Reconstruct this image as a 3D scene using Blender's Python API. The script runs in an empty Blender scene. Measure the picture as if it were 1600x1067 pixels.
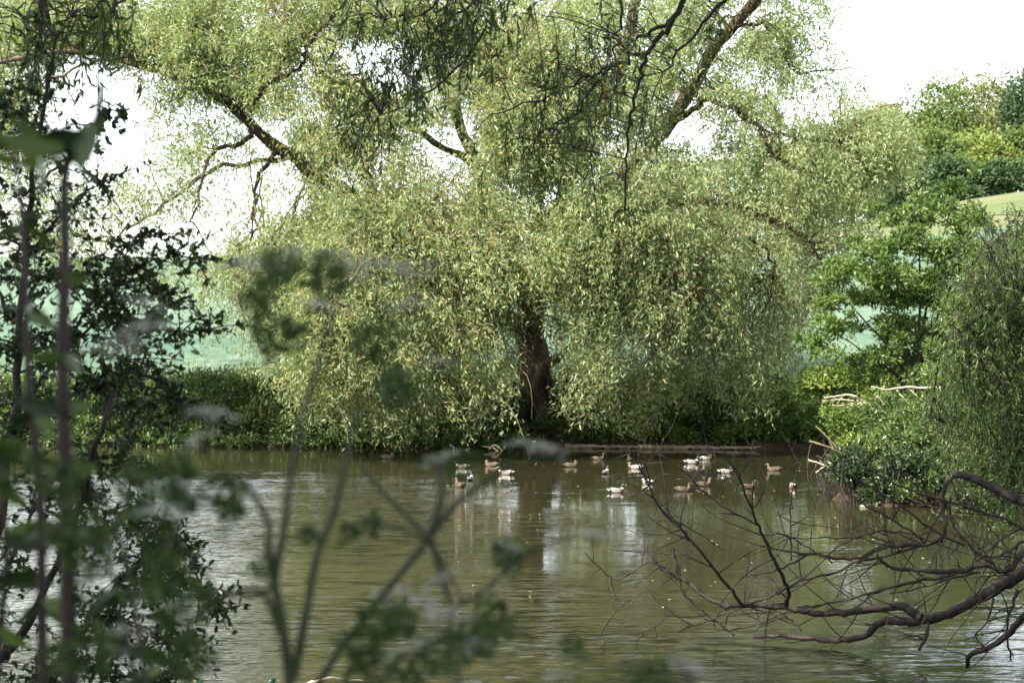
import bpy, math, random
import numpy as np
from mathutils import Vector

# ------------------------------------------------------------ camera, sky, sun
sc = bpy.context.scene
COL = sc.collection
cam = bpy.data.cameras.new('camera')
cam.lens = 61.9; cam.sensor_width = 36.0
cam.clip_start = 0.05; cam.clip_end = 3000
cam.dof.use_dof = True
cam.dof.focus_distance = 24.0
cam.dof.aperture_fstop = 3.8
cam.dof.aperture_blades = 7
camo = bpy.data.objects.new('camera', cam); COL.objects.link(camo)
camo.location = (0, 0, 4.0); camo.rotation_euler = (math.radians(90), 0, 0)
sc.camera = camo

SUN_EL, SUN_AZ = 47.0, 52.0          # azimuth: degrees left of straight behind the camera
SV = Vector((-math.sin(math.radians(SUN_AZ))*math.cos(math.radians(SUN_EL)),
             -math.cos(math.radians(SUN_AZ))*math.cos(math.radians(SUN_EL)),
             math.sin(math.radians(SUN_EL))))
w = bpy.data.worlds.new('World'); sc.world = w; w.use_nodes = True
nt = w.node_tree
bg = nt.nodes['Background']; bg.inputs['Strength'].default_value = 0.145
sky = nt.nodes.new('ShaderNodeTexSky'); sky.sky_type = 'NISHITA'; sky.sun_disc = False
sky.sun_elevation = math.radians(SUN_EL)
sky.sun_rotation = math.atan2(SV.x, SV.y)
sky.air_density = 1.0; sky.dust_density = 0.8; sky.ozone_density = 1.0
hs = nt.nodes.new('ShaderNodeHueSaturation'); hs.inputs['Saturation'].default_value = 0.3; hs.inputs['Value'].default_value = 1.08   # sky colour desaturated and scaled up to whiten the blue
nt.links.new(sky.outputs[0], hs.inputs['Color']); nt.links.new(hs.outputs[0], bg.inputs['Color'])
sun = bpy.data.lights.new('sun', 'SUN'); sun.energy = 5.0; sun.angle = math.radians(0.5)
sun.color = (1.0, 0.93, 0.79)
suno = bpy.data.objects.new('sun', sun); COL.objects.link(suno)
suno.rotation_euler = SV.to_track_quat('Z', 'Y').to_euler()
suno.location = (-30, -20, 60)
vs = sc.view_settings
vs.view_transform = 'Standard'; vs.look = 'None'; vs.gamma = 1; vs.use_curve_mapping = False
vs.exposure = 1.8
sc.render.engine = 'CYCLES'
cy = sc.cycles
cy.use_denoising = True; cy.max_bounces = 7; cy.diffuse_bounces = 3; cy.glossy_bounces = 3
cy.transmission_bounces = 4; cy.transparent_max_bounces = 4
cy.sample_clamp_indirect = 6.0; cy.caustics_reflective = False; cy.caustics_refractive = False

F = 2750.0; CX, CY, H = 800.0, 533.5, 4.0
def P(u, v, D): return np.array([(u-CX)/F*D, D, H+(CY-v)/F*D])
def onwater(u, v): D = H*F/(v-CY); return np.array([(u-CX)/F*D, D, 0.0])
def PA(u, v, D):
    u, v, D = np.asarray(u, float), np.asarray(v, float), np.asarray(D, float)
    return np.stack([(u-CX)/F*D, D+0*u, H+(CY-v)/F*D], -1)
R = np.random.default_rng(7)

# ------------------------------------------------------------ materials
def new_mat(name):
    m = bpy.data.materials.new(name); m.use_nodes = True
    n = m.node_tree; n.nodes.clear()
    out = n.nodes.new('ShaderNodeOutputMaterial')
    return m, n, out
def ramp(n, stops, interp='LINEAR'):
    r = n.nodes.new('ShaderNodeValToRGB'); cr = r.color_ramp; cr.interpolation = interp
    while len(cr.elements) < len(stops): cr.elements.new(0.5)
    for e, (p, c) in zip(cr.elements, stops): e.position = p; e.color = (*c, 1)
    return r
def leaf_mat(name, stops, trans=0.35, rough=0.45, spec=0.35, tcol=1.25):
    m, n, out = new_mat(name)
    at = n.nodes.new('ShaderNodeAttribute'); at.attribute_name = 'tint'
    oi = n.nodes.new('ShaderNodeObjectInfo')
    # merged leaves carry 'tint'; single leaf objects vary by object
    ge = n.nodes.new('ShaderNodeMath'); ge.operation = 'ADD'
    sb = n.nodes.new('ShaderNodeMath'); sb.operation = 'MULTIPLY'
    at2 = n.nodes.new('ShaderNodeAttribute'); at2.attribute_name = 'single'
    n.links.new(at2.outputs['Fac'], sb.inputs[0]); n.links.new(oi.outputs['Random'], sb.inputs[1])
    n.links.new(at.outputs['Fac'], ge.inputs[0]); n.links.new(sb.outputs[0], ge.inputs[1])
    r = ramp(n, stops); n.links.new(ge.outputs[0], r.inputs[0])
    p = n.nodes.new('ShaderNodeBsdfPrincipled')
    p.inputs['Roughness'].default_value = rough; p.inputs['Specular IOR Level'].default_value = spec
    n.links.new(r.outputs[0], p.inputs['Base Color'])
    t = n.nodes.new('ShaderNodeBsdfTranslucent')
    mx = n.nodes.new('ShaderNodeMix'); mx.data_type = 'RGBA'; mx.blend_type = 'MULTIPLY'; mx.inputs[0].default_value = 1
    n.links.new(r.outputs[0], mx.inputs[6]); mx.inputs[7].default_value = (tcol*1.1, tcol*1.15, tcol*0.6, 1)
    n.links.new(mx.outputs[2], t.inputs['Color'])
    ms = n.nodes.new('ShaderNodeMixShader'); ms.inputs[0].default_value = trans
    n.links.new(p.outputs[0], ms.inputs[1]); n.links.new(t.outputs[0], ms.inputs[2])
    n.links.new(ms.outputs[0], out.inputs['Surface'])
    return m
def solid_mat(name, c1, c2, scale=8, rough=0.8, bump=0.3, dist=0.02, spec=0.3, stretch=(1, 1, 1), detail=6):
    m, n, out = new_mat(name)
    tc = n.nodes.new('ShaderNodeTexCoord'); mp = n.nodes.new('ShaderNodeMapping'); mp.inputs['Scale'].default_value = stretch
    n.links.new(tc.outputs['Object'], mp.inputs[0])
    no = n.nodes.new('ShaderNodeTexNoise'); no.inputs['Scale'].default_value = scale; no.inputs['Detail'].default_value = detail
    n.links.new(mp.outputs[0], no.inputs['Vector'])
    r = ramp(n, [(0.3, c1), (0.7, c2)]); n.links.new(no.outputs[0], r.inputs[0])
    p = n.nodes.new('ShaderNodeBsdfPrincipled'); p.inputs['Roughness'].default_value = rough
    p.inputs['Specular IOR Level'].default_value = spec
    n.links.new(r.outputs[0], p.inputs['Base Color'])
    if bump:
        b = n.nodes.new('ShaderNodeBump'); b.inputs['Strength'].default_value = bump; b.inputs['Distance'].default_value = dist
        n.links.new(no.outputs[0], b.inputs['Height']); n.links.new(b.outputs[0], p.inputs['Normal'])
    n.links.new(p.outputs[0], out.inputs['Surface'])
    return m

M = {}
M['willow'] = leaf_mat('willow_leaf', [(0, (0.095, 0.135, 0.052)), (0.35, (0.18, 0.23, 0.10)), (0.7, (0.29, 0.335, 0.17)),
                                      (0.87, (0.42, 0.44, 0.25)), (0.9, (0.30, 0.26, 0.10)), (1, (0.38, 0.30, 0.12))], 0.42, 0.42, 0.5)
M['willow_dark'] = leaf_mat('shade_willow_leaf', [(0, (0.028, 0.05, 0.012)), (0.5, (0.055, 0.09, 0.02)), (1, (0.11, 0.15, 0.035))], 0.32, 0.45, 0.35)  # darker copy of the willow leaf, shade put into its colour
M['bush'] = leaf_mat('bush_leaf', [(0, (0.03, 0.055, 0.012)), (0.5, (0.055, 0.09, 0.02)), (1, (0.11, 0.15, 0.035))], 0.3, 0.4, 0.4)
M['nettle'] = leaf_mat('nettle_leaf', [(0, (0.045, 0.08, 0.014)), (0.5, (0.09, 0.14, 0.024)), (1, (0.17, 0.22, 0.05))], 0.3, 0.45, 0.35)
M['elder'] = leaf_mat('elder_leaf', [(0, (0.04, 0.075, 0.018)), (0.5, (0.08, 0.13, 0.028)), (1, (0.14, 0.195, 0.05))], 0.32, 0.4, 0.4)
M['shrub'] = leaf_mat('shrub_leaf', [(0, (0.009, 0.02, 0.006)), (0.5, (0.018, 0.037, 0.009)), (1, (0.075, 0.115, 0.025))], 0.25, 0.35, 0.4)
M['woodA'] = leaf_mat('wood_leaf_green', [(0, (0.065, 0.10, 0.03)), (0.5, (0.10, 0.145, 0.04)), (1, (0.14, 0.19, 0.06))], 0.25, 0.6, 0.2)
M['woodB'] = leaf_mat('wood_leaf_yellow', [(0, (0.10, 0.14, 0.035)), (0.5, (0.15, 0.19, 0.045)), (1, (0.20, 0.24, 0.07))], 0.25, 0.6, 0.2)
M['woodC'] = leaf_mat('wood_leaf_dark', [(0, (0.03, 0.055, 0.025)), (0.5, (0.05, 0.085, 0.035)), (1, (0.08, 0.125, 0.05))], 0.2, 0.6, 0.2)
M['woodD'] = leaf_mat('wood_leaf_buff', [(0, (0.13, 0.15, 0.06)), (0.5, (0.18, 0.20, 0.08)), (1, (0.23, 0.24, 0.11))], 0.25, 0.6, 0.2)
M['parsley'] = leaf_mat('parsley_leaf', [(0, (0.022, 0.045, 0.011)), (0.5, (0.036, 0.068, 0.016)), (1, (0.065, 0.10, 0.026))], 0.3, 0.5, 0.3)  # darkened leaf colour stands in for weaker light on the near bank
M['petal'] = leaf_mat('parsley_petal', [(0, (0.34, 0.36, 0.35)), (1, (0.5, 0.5, 0.5))], 0.25, 0.6, 0.2, 1.0)  # white florets greyed, shade put into the colour
M['grass'] = leaf_mat('grass_blade', [(0, (0.06, 0.12, 0.02)), (0.6, (0.13, 0.19, 0.04)), (1, (0.28, 0.27, 0.10))], 0.3, 0.5, 0.3)
M['litter'] = leaf_mat('floating_leaf', [(0, (0.22, 0.20, 0.13)), (0.6, (0.34, 0.31, 0.2)), (1, (0.45, 0.42, 0.3))], 0.1, 0.6, 0.2)
M['bark'] = solid_mat('willow_bark', (0.035, 0.028, 0.02), (0.13, 0.10, 0.07), 5, 0.9, 0.8, 0.06, 0.2, (1, 1, 0.3))
M['bark_dark'] = solid_mat('dark_bark', (0.007, 0.0055, 0.0045), (0.034, 0.025, 0.019), 14, 0.75, 0.5, 0.01, 0.3)  # darker bark for near limbs, roots and thin stems
M['twig'] = solid_mat('willow_twig', (0.07, 0.055, 0.03), (0.14, 0.11, 0.055), 6, 0.8, 0, 0, 0.3)
M['dead'] = solid_mat('bleached_wood', (0.30, 0.24, 0.17), (0.52, 0.44, 0.34), 20, 0.85, 0.2, 0.005, 0.2)
M['stem'] = solid_mat('parsley_stem', (0.016, 0.026, 0.010), (0.032, 0.038, 0.016), 30, 0.6, 0, 0, 0.3)  # darkened with the parsley leaves, shade put into the colour
M['stem_red'] = solid_mat('dark_stem', (0.009, 0.0055, 0.005), (0.022, 0.013, 0.010), 30, 0.6, 0, 0, 0.3)
M['soil'] = solid_mat('bank_soil', (0.035, 0.025, 0.016), (0.14, 0.10, 0.065), 2.2, 0.95, 1.0, 0.10, 0.1)
M['earthen'] = solid_mat('sunlit_soil', (0.16, 0.125, 0.08), (0.34, 0.28, 0.20), 3.0, 0.95, 0.8, 0.06, 0.1)  # paler than the bank soil: sunlight on the strip put into the colour
M['stone'] = solid_mat('stone', (0.13, 0.105, 0.08), (0.26, 0.215, 0.17), 8, 0.9, 0.4, 0.02)

# ------------------------------------------------------------ object helpers
def put(name, me, mat=None, parent=None):
    o = bpy.data.objects.new(name, me); COL.objects.link(o)
    if mat is not None:
        for x in (mat if isinstance(mat, (list, tuple)) else [mat]): me.materials.append(x)
    if parent is not None: o.parent = parent
    return o
def empty(name, loc=(0, 0, 0), rz=0):
    o = bpy.data.objects.new(name, None); COL.objects.link(o); o.location = loc; o.rotation_euler = (0, 0, rz)
    o.empty_display_size = 0.2
    return o
def tag(o, label=None, cat=None, group=None, kind=None):
    if label: o['label'] = label
    if cat: o['category'] = cat
    if group: o['group'] = group
    if kind: o['kind'] = kind
    return o
def thing(name, loc, label, cat, group=None):
    return tag(empty(name, tuple(float(x) for x in loc)), label, cat, group)
def mesh_np(name, V, polys_list, smooth=False, attr=None):
    """V (n,3); polys_list: list of (m,k) int arrays; attr: dict name -> per face floats"""
    me = bpy.data.meshes.new(name)
    V = np.ascontiguousarray(V, dtype=np.float32)
    me.vertices.add(len(V)); me.vertices.foreach_set('co', V.ravel())
    loops = np.concatenate([p.ravel() for p in polys_list]).astype(np.int32)
    tot = np.concatenate([np.full(len(p), p.shape[1]) for p in polys_list]).astype(np.int32)
    st = np.concatenate([[0], np.cumsum(tot)[:-1]]).astype(np.int32)
    me.loops.add(len(loops)); me.loops.foreach_set('vertex_index', loops)
    me.polygons.add(len(tot)); me.polygons.foreach_set('loop_start', st); me.polygons.foreach_set('loop_total', tot)
    if smooth: me.polygons.foreach_set('use_smooth', np.ones(len(tot), bool))
    else: me.polygons.foreach_set('use_smooth', np.zeros(len(tot), bool))
    if attr:
        for k, a in attr.items():
            at = me.attributes.new(k, 'FLOAT', 'FACE'); at.data.foreach_set('value', np.ascontiguousarray(a, dtype=np.float32))
    me.update(); me.validate(verbose=False) if False else None
    return me
def unit(a): return a/np.maximum(np.linalg.norm(a, axis=-1, keepdims=True), 1e-9)
def rnd(n, k=3): return R.normal(size=(n, k))

def diamond_mesh(name, B, D_, L, W, tint, fold=0.15, origin=None, S=None):
    """one folded four-cornered leaf per row"""
    n = len(B)
    D_ = unit(D_)
    if S is None: S = unit(np.cross(D_, rnd(n)))
    N = np.cross(D_, S)
    L = np.broadcast_to(L, n)[:, None]; W = np.broadcast_to(W, n)[:, None]
    m = B+D_*L*0.45+N*W*fold
    V = np.stack([B, m+S*W*0.5, B+D_*L-N*W*0.2, m-S*W*0.5], 1).reshape(-1, 3)
    if origin is not None: V = V-np.asarray(origin)
    idx = np.arange(n*4).reshape(n, 4)
    return mesh_np(name, V, [idx], attr={'tint': np.clip(tint, 0, 1)})
def oval_mesh(name, B, D_, L, W, tint, fold=0.18, origin=None, S=None):
    n = len(B)
    D_ = unit(D_)
    if S is None: S = unit(np.cross(D_, rnd(n)))
    N = np.cross(D_, S)
    L = np.broadcast_to(L, n)[:, None]; W = np.broadcast_to(W, n)[:, None]
    up = N*W*fold
    V = np.stack([B, B+D_*L*0.3+S*W*0.46+up, B+D_*L*0.68+S*W*0.42+up, B+D_*L-N*L*0.08,
                  B+D_*L*0.68-S*W*0.42+up, B+D_*L*0.3-S*W*0.46+up], 1).reshape(-1, 3)
    if origin is not None: V = V-np.asarray(origin)
    b = (np.arange(n)*6)[:, None]
    q = np.concatenate([b+np.array([[0, 1, 2, 3]]), b+np.array([[0, 3, 4, 5]])], 1).reshape(-1, 4)
    return mesh_np(name, V, [q], attr={'tint': np.repeat(np.clip(tint, 0, 1), 2)})
def single_leaf_mesh(name, mat, narrow=0.5, n=6):
    """one leaf of unit length along +X, 20-odd triangles, curled and folded on its midrib"""
    V = []; Q = []
    for i in range(n+1):
        t = i/n; wd = narrow*0.5*math.sin(math.pi*min(1, t*0.92+0.04)**0.8)*(1-0.15*t)
        z = -0.12*t*t
        V += [(t, wd, z+wd*0.3), (t, 0, z), (t, -wd, z+wd*0.3)]
    for i in range(n):
        a = i*3
        Q += [(a, a+1, a+4, a+3), (a+1, a+2, a+5, a+4)]
    me = mesh_np(name, np.array(V), [np.array(Q)], smooth=True, attr={'single': np.ones(len(Q))})
    me.materials.append(mat)
    return me
from mathutils import Matrix
def leaf_objects(me, B, D_, L, parent, origin, name='leaf'):
    D_ = unit(D_); S = unit(np.cross(D_, rnd(len(B)))); N = np.cross(D_, S)
    for b, d, s, nn, l in zip(B-np.asarray(origin), D_, S, N, np.broadcast_to(L, len(B))):
        o = bpy.data.objects.new(name, me); COL.objects.link(o); o.parent = parent
        m = Matrix(((d[0], s[0], nn[0], b[0]), (d[1], s[1], nn[1], b[1]), (d[2], s[2], nn[2], b[2]), (0, 0, 0, 1)))
        loc, rot, _ = m.decompose()
        o.location = loc; o.rotation_mode = 'QUATERNION'; o.rotation_quaternion = rot; o.scale = (l, l, l)

def resample(pts, k):
    """Catmull-Rom through the points (columns may carry radius), k samples"""
    pts = np.asarray(pts, float)
    if len(pts) == 2: pts = np.array([pts[0], (pts[0]+pts[1])/2, pts[1]])
    q = np.concatenate([[2*pts[0]-pts[1]], pts, [2*pts[-1]-pts[-2]]])
    s = np.linspace(0, len(pts)-1, k); i = np.minimum(s.astype(int), len(pts)-2); t = (s-i)[:, None]
    p0, p1, p2, p3 = q[i], q[i+1], q[i+2], q[i+3]
    return 0.5*((2*p1)+(-p0+p2)*t+(2*p0-5*p1+4*p2-p3)*t*t+(-p0+3*p1-3*p2+p3)*t**3)
def tube_arrays(PTS, RAD, sides):
    """PTS (n,k,3) RAD (n,k) -> verts, quads"""
    n, k, _ = PTS.shape
    T = np.gradient(PTS, axis=1); T = unit(T)
    ref = np.array([0.31, 0.93, 0.19]); ref = ref/np.linalg.norm(ref)
    A = np.cross(T, ref); bad = np.linalg.norm(A, axis=-1, keepdims=True) < 0.15
    A = unit(np.where(bad, np.cross(T, np.array([1.0, 0, 0])), A)); Bv = np.cross(T, A)
    an = np.arange(sides)*2*math.pi/sides
    V = PTS[:, :, None, :]+RAD[:, :, None, None]*(A[:, :, None, :]*np.cos(an)[None, None, :, None]+Bv[:, :, None, :]*np.sin(an)[None, None, :, None])
    V = V.reshape(-1, 3)
    i = np.arange(n)[:, None, None]*k*sides+np.arange(k-1)[None, :, None]*sides
    j = np.arange(sides)[None, None, :]; j2 = (j+1) % sides
    Q = np.stack([i+j, i+j2, i+sides+j2, i+sides+j], -1).reshape(-1, 4)
    return V, Q
class Tubes:
    def __init__(s): s.V = []; s.Q = []; s.T = []; s.n = 0
    def batch(s, PTS, RAD, sides=3):
        V, Q = tube_arrays(PTS, RAD, sides); s.V.append(V); s.Q.append(Q+s.n); s.n += len(V)
    def add(s, pts, r0, r1, sides=6, k=None, wob=0.0, knob=0.0):
        pts = np.asarray(pts, float); k = k or max(4, len(pts)*3)
        p = resample(pts, k)
        if wob:
            wv = rnd(k)*wob; wv[0] = 0
            p = p+wv
        t = np.linspace(0, 1, k); r = r0+(r1-r0)*t**0.8
        if knob: r = r*(1+knob*R.normal(size=k))
        V, Q = tube_arrays(p[None], r[None], sides); 
        s.V.append(V); s.Q.append(Q+s.n); 
        s.T.append(np.array([[s.n+(k-1)*sides+a for a in (0, 1, 2)]])); 
        if sides > 3: s.T.append(np.array([[s.n+(k-1)*sides+0, s.n+(k-1)*sides+a, s.n+(k-1)*sides+a+1] for a in range(2, sides-1)]))
        s.n += len(V)
        return p, r
    def mesh(s, name, origin=None, smooth=True):
        V = np.concatenate(s.V)
        if origin is not None: V = V-np.asarray(origin)
        pl = [np.concatenate(s.Q)]
        if s.T: pl.append(np.concatenate(s.T))
        return mesh_np(name, V, pl, smooth=smooth)
    def put(s, name, mat, parent=None, origin=None): return put(name, s.mesh(name, origin), mat, parent)

# ------------------------------------------------------------ terrain and water
POND = np.array([(-42, 75), (-30, 71), (-20, 69), (-10, 67.2), (0, 66.3), (6, 65.6), (11.8, 64.5), (11.3, 56), (9.2, 47), (8.3, 44.6), (9.2, 43.2),
                 (12.5, 42), (17, 38), (19, 25), (17, 10), (10, 4.5), (0, 3.4), (-10, 4.5), (-24, 10), (-40, 30), (-44, 55)], float)
def pond_sd(X, Y):
    P_ = POND; n = len(P_); d = np.full(X.shape, 1e9); ins = np.zeros(X.shape, bool)
    for i in range(n):
        a = P_[i]; b = P_[(i+1) % n]; e = b-a
        t = np.clip(((X-a[0])*e[0]+(Y-a[1])*e[1])/(e@e), 0, 1)
        d = np.minimum(d, np.hypot(X-a[0]-t*e[0], Y-a[1]-t*e[1]))
        c = ((a[1] > Y) != (b[1] > Y)) & (X < (b[0]-a[0])*(Y-a[1])/(b[1]-a[1]+1e-12)+a[0])
        ins ^= c
    return np.where(ins, -d, d)
def sstep(a, b, x):
    t = np.clip((x-a)/(b-a), 0, 1); return t*t*(3-2*t)
def vnoise(X, Y, s, seed=0):
    return (np.sin(X*s*1.3+seed+1.7*np.sin(Y*s*0.9+seed*2.1))*np.cos(Y*s*1.1-seed*0.7+1.3*np.sin(X*s*0.8+seed)))
def height(X, Y):
    X = np.asarray(X, float); Y = np.asarray(Y, float)
    sd = pond_sd(X, Y)+0.25*vnoise(X, Y, 1.3, 1)+0.10*vnoise(X, Y, 4.1, 2)
    far = sstep(60, 72, Y)
    prom = sstep(7, 9.5, X)*sstep(38, 42, Y)*(1-sstep(58, 66, Y))
    near = 1-sstep(3, 14, Y)
    top = 0.55+0.35*prom+1.6*near*sstep(-2, 1, -np.abs(X)*0+1)+0.25*sstep(1, 5, sd)
    bank = -0.9*sstep(0, -1.2, sd)-0.06+(0.06+0.22)*sstep(-0.15, 0.25, sd)
    z = bank+top*sstep(0.35, 1.1+1.3*(1-prom), sd)
    # rising crop field and meadow hill
    rise = np.clip(Y-73, 0, 1e9)
    z = z+1.7*sstep(72, 79, Y)+0.083*np.clip(rise-3, 0, 150)*sstep(0, 1, 1+0*Y)*(1-0*X)
    rt = sstep(10, 75, X-0.02*Y)
    z = z+rt*0.062*np.clip(Y-80, 0, 175)
    z = z-0.05*np.clip(Y-290, 0, 400)*(1-rt*0.6)
    z = z+0.06*vnoise(X, Y, 0.9, 4)*sstep(0.5, 3, sd)+0.35*vnoise(X, Y, 0.03, 5)*sstep(80, 120, Y)
    z = z-0.02*np.clip(-Y-10, 0, 50)
    return z
def gh(x, y): return float(height(np.array([x]), np.array([y]))[0])
xs = np.concatenate([np.linspace(-1200, -90, 14)[:-1], np.linspace(-90, -32, 30)[:-1], np.arange(-32, 22, 0.4), np.linspace(22, 140, 60), np.linspace(160, 1200, 12)])
ys = np.concatenate([np.linspace(-300, -20, 8)[:-1], np.linspace(-20, 36, 60)[:-1], np.arange(36, 80, 0.4), np.linspace(80, 300, 90), np.linspace(320, 2200, 14)])
GX, GY = np.meshgrid(xs, ys); GZ = height(GX, GY)
nx, ny = len(xs), len(ys)
TV = np.stack([GX, GY, GZ], -1).reshape(-1, 3)
ii, jj = np.meshgrid(np.arange(nx-1), np.arange(ny-1)); a0 = (jj*nx+ii).ravel()
TQ = np.stack([a0, a0+1, a0+nx+1, a0+nx], -1)
cxm = TV[TQ].mean(1)
zone = np.zeros(len(TQ), int)
zone[(cxm[:, 1] > 77)] = 1
medge = 186+6*np.sin(cxm[:, 0]*0.05)
zone[(cxm[:, 1] > medge-0.0*cxm[:, 0]) & (cxm[:, 0] > 24)] = 2
def sub_mesh(name, fm):
    q = TQ[fm]; u, inv = np.unique(q, return_inverse=True)
    return mesh_np(name, TV[u], [inv.reshape(q.shape)], smooth=True)
def ground_mat():
    m, n, out = new_mat('bank_earth')
    g = n.nodes.new('ShaderNodeNewGeometry'); sx = n.nodes.new('ShaderNodeSeparateXYZ'); n.links.new(g.outputs['Position'], sx.inputs[0])
    no = n.nodes.new('ShaderNodeTexNoise'); no.inputs['Scale'].default_value = 1.6; no.inputs['Detail'].default_value = 8
    n.links.new(g.outputs['Position'], no.inputs['Vector'])
    soil = ramp(n, [(0.3, (0.018, 0.014, 0.010)), (0.5, (0.034, 0.026, 0.018)), (0.7, (0.07, 0.055, 0.038))]); n.links.new(no.outputs[0], soil.inputs[0])
    gr = ramp(n, [(0.3, (0.025, 0.035, 0.012)), (0.7, (0.06, 0.085, 0.025))]); n.links.new(no.outputs[0], gr.inputs[0])
    mr = n.nodes.new('ShaderNodeMapRange'); mr.inputs[1].default_value = 0.42; mr.inputs[2].default_value = 0.75
    ad = n.nodes.new('ShaderNodeMath'); ad.operation = 'MULTIPLY_ADD'; ad.inputs[1].default_value = 0.5
    n.links.new(no.outputs[0], ad.inputs[0]); n.links.new(sx.outputs[2], ad.inputs[2])
    n.links.new(ad.outputs[0], mr.inputs[0])
    mr.inputs[1].default_value = 0.55; mr.inputs[2].default_value = 0.9
    mx = n.nodes.new('ShaderNodeMix'); mx.data_type = 'RGBA'
    n.links.new(mr.outputs[0], mx.inputs[0]); n.links.new(soil.outputs[0], mx.inputs[6]); n.links.new(gr.outputs[0], mx.inputs[7])
    p = n.nodes.new('ShaderNodeBsdfPrincipled'); p.inputs['Roughness'].default_value = 0.95; p.inputs['Specular IOR Level'].default_value = 0.1
    n.links.new(mx.outputs[2], p.inputs['Base Color'])
    b = n.nodes.new('ShaderNodeBump'); b.inputs['Strength'].default_value = 1; b.inputs['Distance'].default_value = 0.12
    n.links.new(no.outputs[0], b.inputs['Height']); n.links.new(b.outputs[0], p.inputs['Normal'])
    n.links.new(p.outputs[0], out.inputs['Surface'])
    return m
def field_mat(name, cs, scale, stretch):
    m, n, out = new_mat(name)
    tc = n.nodes.new('ShaderNodeTexCoord'); mp = n.nodes.new('ShaderNodeMapping'); mp.inputs['Scale'].default_value = stretch
    n.links.new(tc.outputs['Object'], mp.inputs[0])
    n1 = n.nodes.new('ShaderNodeTexNoise'); n1.inputs['Scale'].default_value = scale; n1.inputs['Detail'].default_value = 10; n1.inputs['Roughness'].default_value = 0.65
    n2 = n.nodes.new('ShaderNodeTexNoise'); n2.inputs['Scale'].default_value = 0.05; n2.inputs['Detail'].default_value = 3
    n.links.new(mp.outputs[0], n1.inputs['Vector']); n.links.new(tc.outputs['Object'], n2.inputs['Vector'])
    ad = n.nodes.new('ShaderNodeMath'); ad.operation = 'ADD'; n.links.new(n1.outputs[0], ad.inputs[0]); n.links.new(n2.outputs[0], ad.inputs[1])
    hf = n.nodes.new('ShaderNodeMath'); hf.operation = 'MULTIPLY'; hf.inputs[1].default_value = 0.5; n.links.new(ad.outputs[0], hf.inputs[0])
    r = ramp(n, [(0.36, cs[0]), (0.5, cs[1]), (0.64, cs[2])]); n.links.new(hf.outputs[0], r.inputs[0])
    p = n.nodes.new('ShaderNodeBsdfPrincipled'); p.inputs['Roughness'].default_value = 0.9; p.inputs['Specular IOR Level'].default_value = 0.15
    n.links.new(r.outputs[0], p.inputs['Base Color'])
    b = n.nodes.new('ShaderNodeBump'); b.inputs['Strength'].default_value = 0.8; b.inputs['Distance'].default_value = 0.3
    n.links.new(n1.outputs[0], b.inputs['Height']); n.links.new(b.outputs[0], p.inputs['Normal'])
    n.links.new(p.outputs[0], out.inputs['Surface'])
    return m
tag(put('ground', sub_mesh('ground', zone == 0), ground_mat()), 'brown earth banks round the pond', kind='structure')
tag(put('crop_field', sub_mesh('crop_field', zone == 1), field_mat('blue_green_crop', [(0.05, 0.095, 0.062), (0.085, 0.135, 0.095), (0.14, 0.185, 0.13)], 1.6, (1, 0.35, 1))),
    'pale blue green crop field rising behind the willow', kind='structure')
tag(put('meadow_hill', sub_mesh('meadow_hill', zone == 2), field_mat('dry_meadow', [(0.065, 0.095, 0.035), (0.105, 0.12, 0.055), (0.14, 0.125, 0.08)], 0.5, (0.4, 1, 1))),
    'dry grassy slope below the far wood', kind='structure')

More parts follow.
